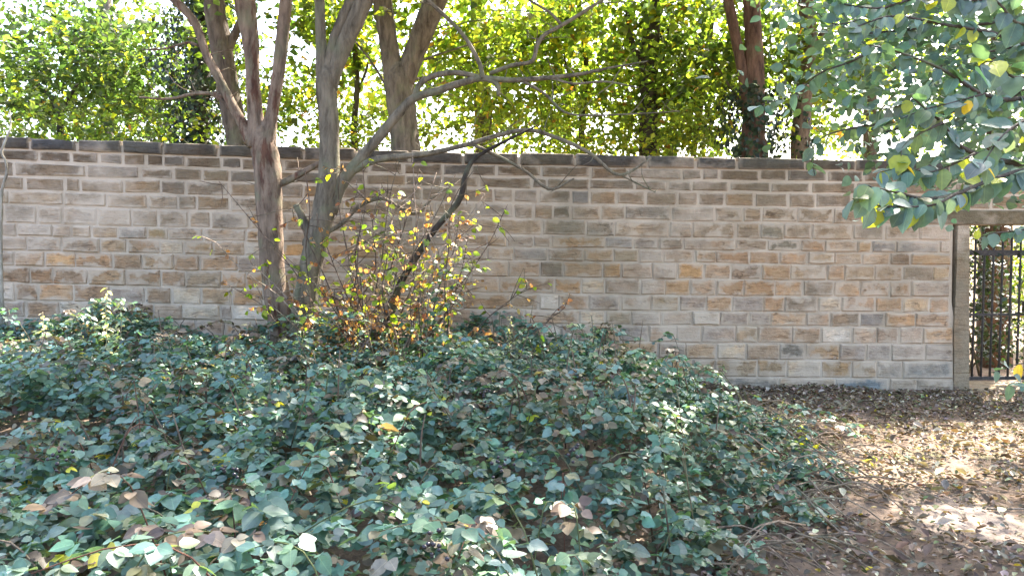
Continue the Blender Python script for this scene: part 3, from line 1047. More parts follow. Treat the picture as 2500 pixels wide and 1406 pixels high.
tree('pole_sapling', 'thin brown sapling just right of the smooth leaning trunk, behind the wall', 12.0,
     [(868, 430, 9), (864, 320, 8), (872, 200, 7), (862, 60, 6), (866, -80, 4)], [[(868, 240, 4), (895, 170, 3), (905, 110, 2)]], [(wx(850, 12), 13.2, 4.6, .6, .5, .8, 14)], G_YEL, (.09, .07, .05), limbs=6)
tree('pole_sapling', 'thin dark sapling behind the wall under the arching bare branch', 13.5,
     [(1425, 430, 8), (1420, 300, 8), (1432, 160, 7), (1415, 20, 6), (1410, -100, 4)], [[(1425, 260, 4), (1390, 190, 3), (1375, 120, 2)]], [(wx(1420, 13.5), 14.6, 4.8, .7, .5, .8, 14)], G_YEL, (.07, .055, .04), limbs=7)
tree('pole_sapling', 'thin leaning sapling between the yellowing tree and the ivy base', 13.0,
     [(1690, 430, 8), (1705, 300, 8), (1722, 160, 7), (1745, 10, 6), (1760, -100, 4)], [[(1708, 280, 4), (1680, 210, 3), (1672, 150, 2)]], [(wx(1720, 13), 14.0, 4.8, .6, .5, .8, 14)], G_MID, (.08, .06, .045), limbs=7)

# understorey bushes behind the wall: crowns that just clear the coping
def bush(name, label, px, Y, zc, sx, sz, n, pal, size=.07, stems=7, mat=None):
    x = wx(px, Y)
    root = thing(name, (x, Y, gzf(x, Y)), label, 'bush')
    cen = np.array([x, Y, zc]) + (rng.normal(0, 1, (n, 3)).clip(-1.8, 1.8)) * np.array([sx, .55, sz])
    cen[:, 2] = cen[:, 2].clip(.4, None)
    P_, D_, N_, S_, c_ = clusters_to_leaves(cen, 70, .28, size * 1.35, pal)
    cloud_obj('foliage', [leaf_cloud(P_, D_, N_, S_, c_, T_CHEAP)], mat or M_LEAF, root)
    for k in range(stems):
        e = cen[rng.integers(len(cen))]
        tube_obj('stem', [(x + rng.normal(0, .1), Y + rng.normal(0, .1), gzf(x, Y) - .05), (x * .5 + e[0] * .5, Y, e[2] * .45), tuple(e)], [.018, .012, .005], M_BARK, root, (.1, .08, .055), 5, 9)
    return root


bush('leafy_bush', 'yellow green bush just over the coping beside the V-shaped tree', 760, 11.5, 3.2, .55, .45, 34, G_YEL)
bush('leafy_bush', 'sunlit lime bush behind the wall under the bare branches', 1330, 12.5, 3.4, 1.1, .5, 50, G_YEL)
bush('leafy_bush', 'dim green bush at far left just over the wall', 60, 12, 3.1, 1.0, .45, 40, G_MID)
bush('leafy_bush', 'bright sunlit bush seen low through the gate bars', 2545, 13.2, 1.4, .36, .8, 60, G_YEL, .06)
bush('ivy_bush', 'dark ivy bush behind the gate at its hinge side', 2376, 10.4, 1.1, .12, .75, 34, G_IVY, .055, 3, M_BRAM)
bush('leafy_bush', 'green bush over the wall left of the forked tree', 330, 11.5, 3.05, .8, .4, 32, G_MID)
bush('leafy_bush', 'thin lime bush rising behind the wall before the ivy base', 1690, 12.0, 3.4, .7, .5, 34, G_YEL)

# ------------------------------------------------------------------ bramble thicket
BY = np.array([1.0, 2.0, 3.0, 4.0, 5.3, 6.5, 7.3, 8.0, 8.8])
BX = np.array([.3, .55, .85, 1.3, 2.15, 2.35, 2.3, 2.0, 1.45])


def bedge(x, y):
    """distance inside the thicket's right edge"""
    return np.interp(y, BY, BX) + .14 * snoise(x * .3, y / .6, 21) - x


def bheight(x, y):
    h = .64 + .10 * snoise(x / 1.5, y / 1.5, 31) + .085 * snoise(x / .55, y / .55, 32) + .035 * snoise(x / .22, y / .22, 33)
    h = h * (1 - .16 * sstep(4.5, 7.5, y)) * (.18 + .82 * sstep(-.1, 1.45, bedge(x, y) + .22 * snoise(x / .45, y / .45, 36)))
    hole = snoise(x / .8 + 3, y / .8, 35)
    h = h - .36 * sstep(.85, 1.5, hole)
    return h


root_b = thing('bramble_thicket', (-1.2, 5.0, gzf(-1.2, 5.0)), 'sprawling blue green bramble thicket filling the ground before the wall', 'bramble')
NB = 34000
Y_ = np.sqrt(rng.uniform(1.55 ** 2, 8.65 ** 2, NB * 3))
X_ = rng.uniform(-1, 1, NB * 3) * (Y_ * .74 + .7)
k_ = (bedge(X_, Y_) > rng.exponential(.10, NB * 3) - .05)
wallY = WY + WS * X_ - .1
k_ &= Y_ < wallY
k_ &= rng.uniform(0, 1, NB * 3) < (.55 + .52 * snoise(X_ / .28, Y_ / .28, 44) + .22 * snoise(X_ / .8, Y_ / .8, 45)).clip(.1, 1)
X_, Y_ = X_[k_][:NB], Y_[k_][:NB]
n = len(X_)
dep = rng.exponential(.10, n)
Z_ = gz(X_, Y_) + np.maximum(bheight(X_, Y_) - dep, .03)
brown_patch = sstep(.7, 1.5, snoise(X_ / .8, Y_ / .8, 41))
G_BR = [(.085, .155, .122), (.105, .175, .142), (.06, .115, .085), (.11, .17, .105), (.14, .175, .085)]  # pale bluish greens include the sky's reflection, put into the leaf colour
B_BR = [(.12, .092, .058), (.085, .062, .042), (.21, .18, .125), (.065, .05, .036)]
cg = palette(n, G_BR, (4, 4, 4, 2, .7), .2)
cb = palette(n, B_BR, (3, 3, 2, 2), .25)
cy_ = palette(n, [(.50, .42, .04), (.42, .40, .05), (.45, .22, .04)], (3, 2, 1), .15)
u_ = rng.uniform(0, 1, n)
isb = u_ < .12 + .32 * brown_patch
isy = u_ > .993
hue = snoise(X_ / .35, Y_ / .35, 46)[:, None]
cg = cg * (1 + .22 * hue * np.array([[.8, 1, 1.1]])).clip(.5, 1.6)
ccol = np.where(isb[:, None], cb, np.where(isy[:, None], cy_, cg))
az = rng.uniform(0, 2 * np.pi, n)
tilt = rng.normal(0, .5, (n, 3))
Nn = np.stack([tilt[:, 0], tilt[:, 1] - .22, np.ones(n)], -1)
P0 = np.stack([X_, Y_, Z_], -1)
sz = rng.uniform(.03, .07, n) * np.where(rng.uniform(0, 1, n) < .14, 1.4, 1)
LP, LD, LN, LS, LC = [], [], [], [], []
for k, da in enumerate((0, 1.25, -1.25)):
    a = az + da + rng.normal(0, .15, n)
    d = np.stack([np.cos(a), np.sin(a), rng.normal(-.18, .3, n)], -1)
    keep = np.ones(n, bool) if k == 0 else rng.uniform(0, 1, n) < .86
    LP.append((P0 + d * .006)[keep])
    LD.append(d[keep])
    LN.append((Nn + rng.normal(0, .16, (n, 3)))[keep])
    LS.append((sz * (1 if k == 0 else .82))[keep])
    LC.append(ccol[keep])
for k in range(34):      # dried seed heads and withered clumps
    while True:
        y0 = math.sqrt(rng.uniform(2.2 ** 2, 8.3 ** 2))
        x0 = rng.uniform(-1, 1) * (y0 * .64)
        if bedge(x0, y0) > -.05 and y0 < WY + WS * x0 - .4: break
    m_ = 70
    q = np.stack([x0 + rng.normal(0, .07, m_), y0 + rng.normal(0, .07, m_), np.zeros(m_)], -1)
    q[:, 2] = gz(q[:, 0], q[:, 1]) + bheight(q[:, 0], q[:, 1]) + rng.normal(.03, .05, m_)
    LP.append(q)
    LD.append(rng.normal(0, 1, (m_, 3)) + np.array([0, 0, -.4]))
    LN.append(rng.normal(0, 1, (m_, 3)))
    LS.append(rng.uniform(.012, .035, m_))
    LC.append(palette(m_, B_BR, (3, 3, 2, 3), .3))
shoot_paths = []
for k in range(150):
    while True:
        y0 = math.sqrt(rng.uniform(1.9 ** 2, 8.3 ** 2))
        x0 = rng.uniform(-1, 1) * (y0 * .66)
        if bedge(x0, y0) > .05 and y0 < WY + WS * x0 - .5: break
    a, ln = rng.uniform(0, 6.28), rng.uniform(.3, .8)
    x1, y1 = x0 + math.cos(a) * ln, y0 + math.sin(a) * ln * .6
    if y1 < 1.8: continue
    h0 = float(bheight(np.array([x0]), np.array([y0]))[0]) + gzf(x0, y0)
    h1 = float(bheight(np.array([x1]), np.array([y1]))[0]) + gzf(x1, y1)
    up = rng.uniform(.05, .22)
    pth = catmull([(x0, y0, h0 - .15), (x0 * .6 + x1 * .4, y0 * .6 + y1 * .4, max(h0, h1) + up), (x1, y1, h1 + up * .7)], 14)
    shoot_paths.append(pth)
    brown = rng.uniform() < .25
    for j in range(3, 14):
        base_c = palette(1, B_BR if brown else G_BR, (3, 3, 2, 2) if brown else (4, 4, 3, 3, 2), .2)
        aa = a + (1.3 if j % 2 else -1.3) + rng.normal(0, .4)
        for da in (0, 1.2, -1.2):
            d = np.array([[math.cos(aa + da), math.sin(aa + da), rng.normal(-.25, .25)]])
            LP.append(pth[j][None] + np.array([[math.cos(aa) * .03, math.sin(aa) * .03, .0]]))
            LD.append(d)
            LN.append(np.array([[rng.normal(0, .4), rng.normal(-.25, .4), 1.0]]))
            LS.append(np.array([rng.uniform(.038, .066)]))
            LC.append(base_c)
LP, LD, LN, LS, LC = map(lambda q: np.concatenate(q), (LP, LD, LN, LS, LC))
# the 300 leaves that show largest are single objects
app = LS * F / LP[:, 1]
px_ = 1250 + LP[:, 0] / LP[:, 1] * F
py_ = 607 + (CAMZ - LP[:, 2]) / LP[:, 1] * F
hb = bheight(LP[:, 0], LP[:, 1]) + gz(LP[:, 0], LP[:, 1]) - LP[:, 2]
cand = np.where((px_ > 10) & (px_ < 2490) & (py_ < 1385) & (hb < .03) & (LN[:, 2] > .6))[0]
pick = cand[np.argsort(-app[cand])][:300]
rest = np.ones(len(LP), bool)
rest[pick] = False
near = rest & (LP[:, 1] < 5.2)
far = rest & ~near
cloud_obj('foliage', [leaf_cloud(LP[near], LD[near], LN[near], LS[near], LC[near], T_BRAM), leaf_cloud(LP[far], LD[far], LN[far], LS[far], LC[far], T_OVATE)], M_BRAM, root_b, 'stuff')
for i in pick:
    leaf_single('leaf', 'bramble', T_BRAM, M_BRAMO, root_b, LP[i], LD[i], LN[i], LS[i] * 1.12, LC[i])
for pth in shoot_paths:
    tube_obj('cane', pth[::3], np.linspace(.0036, .0018, len(pth[::3])), M_TWIG, root_b, random.choice([(.20, .17, .10), (.14, .07, .05), (.12, .14, .06)]), 4, 10)
# canes: arching through the thicket, and bare dead ones sprawling at its right edge
for k in range(70):
    while True:
        y0 = rng.uniform(2.0, 8.0)
        x0 = rng.uniform(-1, 1) * (y0 * .62)
        if bedge(x0, y0) > .1: break
    a = rng.uniform(0, 6.28)
    ln = rng.uniform(.5, 1.1)
    x1, y1 = x0 + math.cos(a) * ln, y0 + math.sin(a) * ln * .7
    xm, ym = (x0 + x1) / 2, (y0 + y1) / 2
    hm = float(bheight(np.array([xm]), np.array([ym]))[0]) + gzf(xm, ym) + rng.uniform(-.06, .09)
    colr = random.choice([(.17, .15, .085), (.22, .18, .13), (.13, .07, .05), (.10, .12, .05)])
    tube_obj('cane', [(x0, y0, gzf(x0, y0) + hm * .35), (x0 * .75 + x1 * .25, y0 * .75 + y1 * .25, hm * .85), (xm, ym, hm), (x1, y1, hm * .72)], [.005, .004, .0035, .002], M_TWIG, root_b, colr, 5, 12)
for k in range(95):
    y0 = rng.uniform(3.8, 7.2)
    xe = float(np.interp(y0, BY, BX))
    x0 = xe + rng.normal(-.12, .22)
    a = rng.uniform(-.9, .9) + (math.pi if rng.uniform() < .3 else 0)
    ln = rng.uniform(.25, .75)
    x1, y1 = x0 + math.cos(a) * ln, y0 - math.sin(a) * ln * .8 - .1
    z0, zz1 = gzf(x0, y0), gzf(x1, y1)
    hm = abs(rng.normal(0, .12)) + .03
    g = rng.uniform(.8, 1.3)
    tube_obj('cane', [(x0, y0, z0 + rng.uniform(.01, .25)), ((x0 + x1) / 2, (y0 + y1) / 2, (z0 + zz1) / 2 + hm), (x1, y1, zz1 + .008)], [.0058, .0048, .003], M_TWIG, root_b, (.27 * g, .205 * g, .15 * g), 5, 7)
for k in range(150):
    y0 = math.sqrt(rng.uniform(3.5 ** 2, 8.4 ** 2))
    x0 = rng.uniform(-1, 1) * (y0 * .64)
    if bedge(x0, y0) < .05 or y0 > WY + WS * x0 - .35: continue
    h0 = float(bheight(np.array([x0]), np.array([y0]))[0]) + gzf(x0, y0)
    tp_ = h0 + rng.uniform(.05, .3)
    g = rng.uniform(.6, 1.4)
    tube_obj('dry_stalk', [(x0, y0, h0 - .3), (x0 + rng.normal(0, .03), y0, h0), (x0 + rng.normal(0, .06), y0, tp_)], [.0065, .0055, .003], M_TWIG, root_b, (.15 * g, .11 * g, .08 * g), 5, 7)
# berry clusters
ico = [(0, 0, 1)] + [(math.cos(a) * .89, math.sin(a) * .89, .45) for a in np.arange(5) * 1.2566] + [(math.cos(a + .628) * .89, math.sin(a + .628) * .89, -.45) for a in np.arange(5) * 1.2566] + [(0, 0, -1)]
icf = [(0, i + 1, (i + 1) % 5 + 1) for i in range(5)] + [(i + 1, i + 6, (i + 1) % 5 + 1) for i in range(5)] + [(i + 6, (i + 1) % 5 + 6, (i + 1) % 5 + 1) for i in range(5)] + [(11, (i + 1) % 5 + 6, i + 6) for i in range(5)]
for (px, py, Y) in ((1215, 1135, 2.75), (1400, 1105, 2.9), (560, 1150, 2.7), (1180, 965, 4.2), (150, 1120, 2.8), (1060, 1330, 2.1)):
    c_ = at(px, py, Y)
    parts = []
    for j in range(11):
        q = np.array(c_) + rng.normal(0, .022, 3)
        parts.append((q + np.array(ico) * rng.uniform(.006, .009), icf))
    V, Fc = merge(parts)
    mesh_obj('berry_cluster', V, Fc, M_BERRY, root_b)['kind'] = 'stuff'

# ------------------------------------------------------------------ leaf litter on the bare ground
def litter_sample(n):
    y = np.sqrt(rng.uniform(3.0 ** 2, 8.9 ** 2, n * 3))
    x = rng.uniform(-.2, 1, n * 3) * (y * .76 + .6)
    e = bedge(x, y)
    thick = .62 + .33 * snoise(x / .7, y / .7, 51) + .35 * sstep(7.4, 8.4, y)
    thick = thick * (.15 + .85 * sstep(.12, .42, np.hypot(x - 2.75, (y - 4.6) * .75)))
    ok = (e < .35) & (rng.uniform(0, 1, n * 3) < thick.clip(.12, 1)) & (y < WY + WS * x - .03)
    return x[ok][:n], y[ok][:n]


LIT = ([(.15, .11, .08), (.21, .165, .125), (.11, .08, .06), (.30, .25, .20), (.20, .12, .075), (.44, .39, .28), (.50, .40, .05), (.15, .17, .08)], (5, 5, 4, 3, 1.4, 1.2, .15, .5))
lx, ly = litter_sample(17000)
n = len(lx)
lp = np.stack([lx, ly, gz(lx, ly) + rng.uniform(.006, .022, n)], -1)
la = rng.uniform(0, 6.28, n)
ld = np.stack([np.cos(la), np.sin(la), rng.normal(0, .18, n)], -1)
lnn = np.stack([rng.normal(0, .28, n), rng.normal(0, .28, n), np.ones(n)], -1)
lsz = rng.uniform(.02, .045, n) * np.where(rng.uniform(0, 1, n) < .12, 1.7, 1)
lcol = palette(n, *LIT, .25)
app = lsz * F / ly
pxl = 1250 + lx / ly * F
pyl = 607 + (CAMZ - lp[:, 2]) / ly * F
cand = np.where((pxl < 2490) & (pyl < 1395) & (bedge(lx, ly) < -.1))[0]
pick = cand[np.argsort(-app[cand])][:290]
rest = np.ones(n, bool)
rest[pick] = False
o = cloud_obj('leaf_litter', [leaf_cloud(lp[rest], ld[rest], lnn[rest], lsz[rest], lcol[rest], T_CURLED)], M_DRY, None, 'stuff')
props(o, 'brown fallen leaf litter scattered over the bare soil', 'leaf litter')
wloc[ground.name] = Vector((0, 0, 0))
for i in pick:
    leaf_single('fallen_leaf', 'curled', T_CURLED, M_DRYO, ground, lp[i] + np.array([0, 0, .004]), ld[i], lnn[i], lsz[i] * 1.15, lcol[i])

# fallen sticks
for lab, pts, col in (
        ('dark stick lying along the foot of the wall', [(1810, 936, 2.5, 0), (1850, 942, 3, .02), (1900, 946, 2, -.02)], (.03, .025, .02)),
        ('pale dry cane lying on the litter at the thicket edge', [(1985, 1245, 3.5), (2040, 1285, 3), (2098, 1330, 2.5)], (.3, .24, .18)),
        ('thin grey twig on the bare soil near the gate path', [(2410, 1245, 3), (2450, 1242, 3), (2500, 1240, 2)], (.25, .21, .17))):
    Pp = []
    for q in pts:
        d = ray(q[0], q[1])
        t = (CAMZ - .03) / -d.z
        if 'wall' in lab:
            t = 8.62 / d.y
        p = Vector((d.x * t, d.y * t, 0))
        p.z = gzf(p.x, p.y) + .015
        Pp.append(p)
    rt = thing('fallen_stick', Pp[0], lab, 'stick')
    tube_obj('stick', Pp, [q[2] * p.y / F for q, p in zip(pts, Pp)], M_TWIG, rt, col, 6, 10, .1)

# ------------------------------------------------------------------ twiggy shrub at the trees' foot
def twig_chain(start, end, sag, n=5, wob=.04):
    s, e = np.array(start), np.array(end)
    t = np.linspace(0, 1, n)[:, None]
    p = s * (1 - t) + e * t + np.array([0, 0, 1]) * (sag * np.sin(np.pi * t))
    p[1:] += rng.normal(0, wob, (n - 1, 3)) * np.array([1, 1, .6])
    return p


sy = 7.25
sb = at(900, 850, sy)
shrub = thing('leafy_shrub', (sb.x, sy, gzf(sb.x, sy)), 'twiggy shrub with lime and orange leaves beside the leaning tree', 'shrub')
tips = [(560, 460, .1), (520, 600, .2), (545, 680, .2), (600, 640, -.1), (640, 720, -.3), (760, 420, -.2), (830, 400, .1), (900, 400, 0), (960, 390, .1), (1010, 370, .1), (1060, 420, .2), (1100, 420, .1),
        (1150, 400, 0), (1180, 470, .1), (1230, 520, .2), (860, 520, -.3), (930, 560, -.3), (990, 600, -.3), (1050, 560, -.2), (800, 600, -.5), (760, 680, -.6), (880, 650, -.4), (1100, 640, -.2), (1180, 660, -.2),
        (700, 500, -.3), (850, 720, -.4), (930, 720, -.4), (1020, 700, -.3), (1280, 700, 0), (1360, 760, 0), (820, 780, -.5), (720, 740, -.5), (870, 440, .1), (940, 440, .1), (985, 470, .1), (1030, 500, 0), (1080, 480, .1), (1120, 530, .1), (1060, 610, -.1), (960, 650, -.2), (905, 600, -.2), (1000, 420, .2), (850, 820, -.5), (900, 760, -.5), (1150, 560, .1), (780, 520, -.2)]
LY = [(.2, .25, .02), (.16, .22, .025), (.24, .27, .02), (.10, .15, .03)]
LO = [(.30, .15, .08), (.24, .11, .07), (.32, .22, .14), (.18, .10, .07)]
shl = []
for (px, py, dy) in tips:
    e = at(px, py, sy + dy)
    bx = sb.x + rng.normal(0, .2) + (.25 if px > 1000 else 0)
    by = sy + rng.normal(0, .12)
    ch = twig_chain((bx, by, gzf(bx, by)), e, rng.uniform(-.05, .18), 6, .045)
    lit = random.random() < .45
    cc = (.32, .25, .2) if lit else (.12, .085, .065)  # random stems painted paler, as if sunlit
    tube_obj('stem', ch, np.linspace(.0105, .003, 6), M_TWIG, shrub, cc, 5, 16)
    for j in range(rng.integers(15, 21)):
        t = rng.uniform(.3, 1.0)
        p = np.array([np.interp(t * 5, range(6), ch[:, q]) for q in range(3)])
        e2 = p + np.array([rng.normal(0, .16), rng.normal(0, .12), rng.normal(.02, .12)])
        md = (p + e2) / 2 + rng.normal(0, .02, 3)
        tube_obj('twig', [p, md, e2], [.0042, .0034, .0018], M_TWIG, shrub, cc, 4, 5)
        dry = rng.uniform() < (.72 if (p[2] < 1.35 and px > 700) else .38)
        for q in range(rng.integers(1, 5) if dry or p[2] < 1.6 else rng.integers(0, 3)):
            f = rng.uniform(.35, 1)
            pp = md + (e2 - md) * (2 * f - 1) if f > .5 else p + (md - p) * 2 * f
            c_ = palette(1, LO if dry else LY, (1, 1, 1, 1), .2)[0]
            d = (e2 - p) / .3 + np.array([rng.normal(0, .6), rng.normal(0, .6), -.6])
            nn = np.array([rng.normal(0, .6), -.5 + rng.normal(0, .6), .7])
            shl.append((pp, d, nn, rng.uniform(.045, .08) * (.75 if dry else 1), c_))
shl.sort(key=lambda q: -q[3])
for q in shl[:290]:
    leaf_single('leaf', 'ovate', T_OVATE, M_LEAFO, shrub, *q)
r_ = shl[290:]
cloud_obj('foliage', [leaf_cloud(np.array([q[0] for q in r_]), np.array([q[1] for q in r_]), np.array([q[2] for q in r_]), np.array([q[3] for q in r_]), np.array([q[4] for q in r_]), T_OVATE)], M_LEAF, shrub, 'stuff')
# the dark bare branch rising from the shrub
o = tube_obj('stem', [at(930, 830, 7.3), at(975, 700, 7.3), at(1005, 645, 7.3), at(1062, 560, 7.32), at(1122, 488, 7.35), at(1136, 430, 7.35), at(1162, 385, 7.4), at(1240, 342, 7.4), at(1310, 308, 7.4)],
             [.036, .032, .03, .029, .027, .025, .02, .014, .007], M_BARK, shrub, (.045, .036, .03), 8, 30)

# dark green sapling right of the shrub
def weed(name, label, px, py0, py1, Y, col, leafcol, nl, ls, lean=0, stemr=.006, tmpl='ovate', cat='plant', spread=1.0, mat=None):
    p0 = at(px, py0, Y)
    p0.z = min(p0.z, gzf(p0.x, p0.y) + .6)
    g = gzf(p0.x, p0.y)
    p1 = at(px + lean, py1, Y)
    root = thing(name, (p0.x, p0.y, g), label, cat)
    ch = twig_chain((p0.x, p0.y, g), p1, 0, 6, .018)
    tube_obj('stem', ch, np.linspace(stemr, stemr * .35, 6), M_TWIG, root, col, 6, 14)
    T = {'ovate': T_OVATE, 'round': T_ROUND, 'long': T_LONG}[tmpl]
    vis = np.clip((p0.z - g) / max(p1.z - g, .1), 0, .85)
    for j in range(nl):
        t = vis + (1 - vis) * (j + .5) / nl
        p = np.array([np.interp(t * 5, range(6), ch[:, q]) for q in range(3)])
        a = j * 2.4 + rng.normal(0, .4)
        d = np.array([math.cos(a), math.sin(a), rng.normal(-.35, .3)])
        nn = np.array([rng.normal(0, .3), rng.normal(-.3, .3), 1])
        leaf_single('leaf', tmpl, T, mat or M_LEAFO, root, p + d * .01 * spread * rng.uniform(.25, 1), d, nn, ls * rng.uniform(.7, 1.2) * (1.1 - .5 * t), palette(1, [leafcol], (1,), .2)[0])
    return root


weed('leafy_sapling', 'dark green leafy sapling against the wall right of the shrub', 1075, 860, 640, 6.95, (.05, .04, .03), (.035, .07, .035), 95, .08, 20, .009, 'round', 'sapling', 20, M_BRAMO)
weed('leafy_sapling', 'low dark leafy sapling in front of the shrub stems', 1030, 870, 715, 6.9, (.05, .04, .03), (.04, .08, .038), 70, .075, -10, .008, 'round', 'sapling', 22, M_BRAMO)
weed('tall_weed', 'tall sunlit pale weed at far left rising over the brambles', 252, 850, 705, 7.0, (.4, .36, .25), (.50, .48, .30), 26, .085, 14, .006, 'long', 'weed')
weed('tall_weed', 'bushier sunlit weed next to the tall pale one', 292, 850, 728, 6.9, (.4, .36, .25), (.44, .46, .25), 26, .085, -6, .006, 'long', 'weed')
weed('tall_weed', 'short sunlit weed low at the far left edge', 100, 860, 765, 7.0, (.35, .3, .2), (.48, .46, .28), 16, .08, 0, .006, 'ovate', 'weed')
weed('dead_weed', 'shrivelled grey weed stalk standing before the wall centre', 1452, 900, 768, 7.4, (.10, .09, .075), (.15, .145, .10), 34, .045, -14, .009, 'long', 'weed')
weed('dead_weed', 'withered curling weed just left of the grey stalk', 1230, 880, 770, 7.2, (.25, .22, .16), (.30, .29, .20), 40, .06, 20, .007, 'long', 'weed')
weed('wall_weed', 'small pale weed alone at the wall foot', 1762, 960, 882, 8.45, (.07, .06, .045), (.22, .26, .15), 12, .075, 4, .006, 'ovate', 'weed')
weed('seedling', 'yellow green sunlit seedling at the thicket edge', 1958, 1130, 1040, 5.9, (.3, .28, .1), (.30, .33, .03), 16, .06, 8, .004, 'ovate', 'seedling')
weed('seedling', 'lone yellow seedling standing out on the litter', 2128, 1150, 1112, 5.75, (.3, .28, .1), (.30, .31, .03), 9, .06, 5, .003, 'long', 'seedling')
weed('seedling', 'small bright seedling above the bare canes', 1765, 1060, 1000, 6.3, (.3, .28, .1), (.33, .37, .03), 12, .06, 3, .004, 'ovate', 'seedling')
weed('dry_weed', 'dry pale weed bent over beside the path', 1905, 1110, 975, 6.3, (.38, .32, .25), (.30, .27, .19), 26, .055, 12, .006, 'long', 'weed')
weed('dry_weed', 'brown dried weed in the bramble by the wall end', 1600, 930, 870, 7.5, (.2, .14, .09), (.32, .29, .2), 22, .05, 20, .005, 'ovate', 'weed')

# pale climbing stem at the left end of the wall
vr = thing('climbing_stem', at(4, 900, 8.1), 'pale woody climber stem at the left end of the wall', 'climber')
tube_obj('stem', [at(2, 940, 8.1), at(6, 800, 8.1), at(2, 700, 8.12), at(1, 560, 8.15), at(4, 470, 8.15), at(16, 425, 8.15), at(14, 395, 8.15), at(4, 372, 8.15), at(14, 342, 8.2), at(26, 310, 8.3), at(24, 270, 8.4)],
         [.028, .026, .024, .02, .016, .014, .013, .013, .012, .01, .006], M_TWIG, vr, (.34, .31, .26), 7, 40)

# ------------------------------------------------------------------ overhanging tree at the right
root_o = thing('overhanging_tree', (3.3, 3.0, gzf(3.3, 3.0)), 'tree at the right edge hanging glossy blue green leaves into view', 'tree')
tube_obj('trunk', [(3.3, 3.0, -.1), (3.27, 3.0, 1.2), (3.35, 3.05, 2.4), (3.3, 3.15, 3.8), (3.4, 3.3, 5.5)], [.13, .11, .10, .08, .05], M_BARK, root_o, (.14, .12, .10), 12, 24)
leafspots = []


def twig_leaves(pts, Y0, Y1, r0, ls, gap, col=(.07, .06, .05)):
    n = len(pts)
    P = [at(p[0], p[1], Y0 + (Y1 - Y0) * i / (n - 1)) for i, p in enumerate(pts)]
    tube_obj('branch' if r0 > .006 else 'twig', P, np.linspace(r0, r0 * .25, n), M_TWIG, root_o, col, 6, n * 4)
    S = catmull(np.array([list(p) for p in P]), 60)
    L_ = np.r_[0, np.cumsum(np.linalg.norm(np.diff(S, axis=0), axis=1))]
    d = gap
    side = 1
    while d < L_[-1]:
        p = np.array([np.interp(d, L_, S[:, q]) for q in range(3)])
        i = min(np.searchsorted(L_, d), 58)
        t = S[i + 1] - S[i - 1]
        t /= np.linalg.norm(t) + 1e-9
        sd = np.cross(t, (0, 1, 0))
        sd /= np.linalg.norm(sd) + 1e-9
        leafspots.append((p, t * .6 + sd * side * rng.uniform(.3, .9) + np.array([0, rng.normal(0, .35), -.55 - abs(rng.normal(0, .25))]), ls))
        side = -side
        d += gap * .72 * rng.uniform(.6, 1.4)
    leafspots.append((S[-1], S[-1] - S[-4], ls))


twig_leaves([(2760, 330), (2560, 395), (2420, 440), (2330, 475), (2260, 485), (2190, 470), (2120, 455)], 2.6, 2.05, .010, .085, .030)
twig_leaves([(2340, 470), (2280, 500), (2200, 505), (2130, 500), (2080, 485)], 2.15, 2.05, .004, .082, .030)
twig_leaves([(2760, 300), (2560, 400), (2460, 395), (2380, 375), (2330, 345), (2300, 300), (2230, 240)], 2.7, 2.4, .014, .085, .05)
twig_leaves([(2380, 375), (2330, 400), (2270, 420), (2210, 410), (2150, 420)], 2.4, 2.3, .004, .08, .032)
twig_leaves([(2300, 300), (2240, 330), (2200, 370), (2220, 430)], 2.4, 2.3, .004, .08, .04)
twig_leaves([(2700, 180), (2500, 240), (2400, 230), (2300, 170), (2200, 130), (2120, 110)], 2.8, 2.5, .010, .08, .04)
twig_leaves([(2400, 230), (2330, 250), (2250, 270), (2180, 300)], 2.6, 2.5, .004, .08, .035)
twig_leaves([(2700, 60), (2520, 110), (2420, 80), (2300, 60), (2180, 40), (2080, 70)], 2.9, 2.6, .010, .08, .04)
twig_leaves([(2650, -60), (2500, -20), (2380, 0), (2260, -10), (2150, 20), (2050, 10)], 2.9, 2.7, .010, .08, .04)
twig_leaves([(2700, 240), (2560, 280), (2490, 300), (2440, 340), (2400, 400)], 2.2, 1.9, .006, .085, .04)
twig_leaves([(2700, 150), (2560, 170), (2480, 190), (2420, 150), (2380, 170)], 2.2, 2.0, .006, .085, .04)
twig_leaves([(2640, 540), (2540, 555), (2470, 565), (2420, 570), (2385, 585)], 2.5, 2.4, .004, .055, .04)
twig_leaves([(2650, 860), (2540, 880), (2480, 890), (2430, 905)], 2.5, 2.4, .003, .055, .06)
twig_leaves([(2640, 960), (2540, 945), (2490, 930), (2460, 940)], 2.4, 2.35, .003, .065, .07)
twig_leaves([(2150, 110), (2080, 150), (2000, 180), (1940, 230), (1850, 260)], 2.8, 3.0, .005, .075, .05)
twig_leaves([(2180, 300), (2100, 310), (2020, 330), (1980, 370), (1990, 430)], 3.0, 3.2, .005, .07, .045)
twig_leaves([(2300, 160), (2260, 220), (2190, 260), (2120, 270)], 2.9, 3.0, .004, .075, .04)
twig_leaves([(2650, 20), (2500, 60), (2440, 10), (2380, -40)], 2.2, 2.1, .006, .085, .05)
twig_leaves([(2200, 0), (2120, 40), (2040, 60), (1990, 30)], 3.2, 3.3, .005, .07, .05)
OV = [(.08, .135, .112), (.095, .15, .128), (.06, .105, .085), (.10, .145, .06)]
random.shuffle(leafspots)
leafspots.sort(key=lambda q: 0 if q[0][0] / q[0][1] < .665 else 1)
nov = 0
cl = []
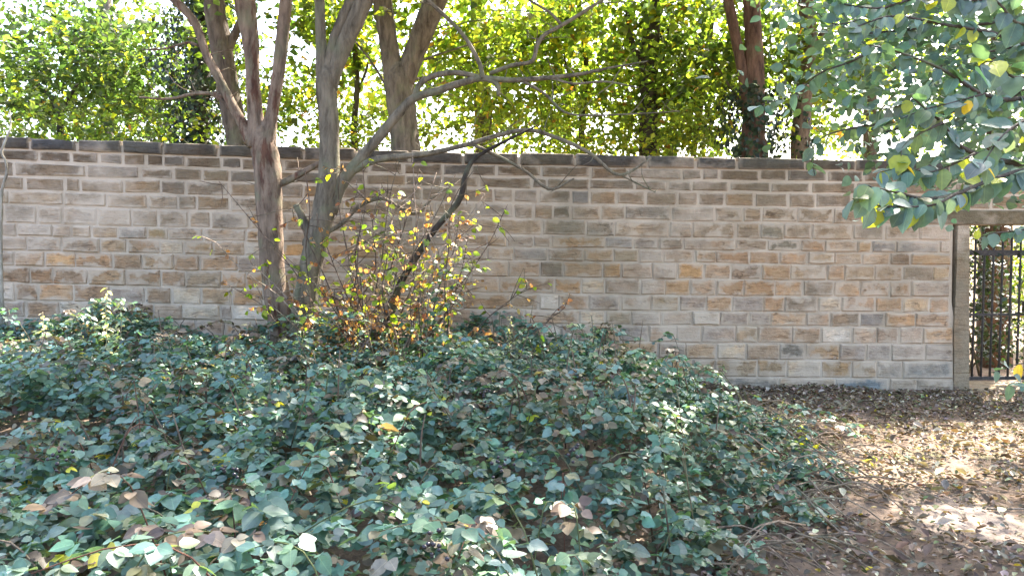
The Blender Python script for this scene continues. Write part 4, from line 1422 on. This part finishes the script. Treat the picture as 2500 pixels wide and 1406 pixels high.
for i, (p, d, ls) in enumerate(leafspots):
    for q in range(1 if i % 3 else 2):
        u_ = rng.uniform()
        c_ = palette(1, OV, (4, 4, 4, 1), .15)[0]
        if u_ < .012: c_ = np.array((.40, .28, .04)); ls = .07
        elif u_ < .06: c_ = np.array((.26, .28, .03))
        elif u_ < .068: c_ = np.array((.22, .10, .04)); ls = .06
        dd = d + rng.normal(0, .35, 3) + (np.array([0, 0, -.1]) if q else 0)
        nn = np.array([rng.normal(0, .35), -.55 + rng.normal(0, .4), 1.0])
        s = ls * rng.uniform(.55, .92)
        pp = p + (rng.normal(0, .012, 3) if q else 0)
        if nov < 300:
            nov += 1
            leaf_single('leaf', 'ovate', T_OVATE, M_OVERO, root_o, pp, dd, nn, s, c_)
        else:
            cl.append((pp, dd, nn, s, c_))
# finer crown further back and overhead (same tree)
cen = []
for _ in range(520):
    px, py = rng.uniform(1980, 2620), rng.uniform(-260, 430)
    if px < 2100 and rng.uniform() < .6: continue
    if py > 330 and px < 2200: continue
    if abs(px - 2080) < 80 and abs(py - 320) < 90: continue
    cen.append(list(at(px, py, rng.uniform(3.2, 5.2))))
cen = np.array(cen)
P_, D_, N_, S_, c_ = clusters_to_leaves(cen, 14, .2, .055, (OV, (4, 4, 4, 1.4)))
N_[:, 1] -= .4
cl2 = leaf_cloud(P_, D_, N_, S_, c_, T_OVATE)
cenh = np.stack([rng.uniform(2.2, 8.0, 380), rng.uniform(3.0, 10.0, 380), rng.uniform(4.6, 7.2, 380)], -1)  # overhead leaves out of view, added thickly to shade the ground at right
P_, D_, N_, S_, c_ = clusters_to_leaves(cenh, 50, .33, .10, (OV, (4, 4, 4, 1.4)))
cl3 = leaf_cloud(P_, D_, N_, S_, c_, T_CHEAP)
clouds = [cl2, cl3]
if cl:
    clouds.append(leaf_cloud(np.array([c[0] for c in cl]), np.array([c[1] for c in cl]), np.array([c[2] for c in cl]), np.array([c[3] for c in cl]), np.array([c[4] for c in cl]), T_ROUND))
cloud_obj('foliage', clouds, M_OVER, root_o, 'stuff')
for k in range(16):
    c_ = cen[rng.integers(len(cen))]
    s = np.array([3.3, 3.1, rng.uniform(2.2, 4.0)])
    tube_obj('branch', [s, (s + c_) / 2 + rng.normal(0, .1, 3), c_], [.016, .01, .004], M_TWIG, root_o, (.08, .065, .055), 5, 10)

print('objects', len(bpy.data.objects), 'tris', sum(len(o.data.polygons) for o in bpy.data.objects if o.type == 'MESH'))
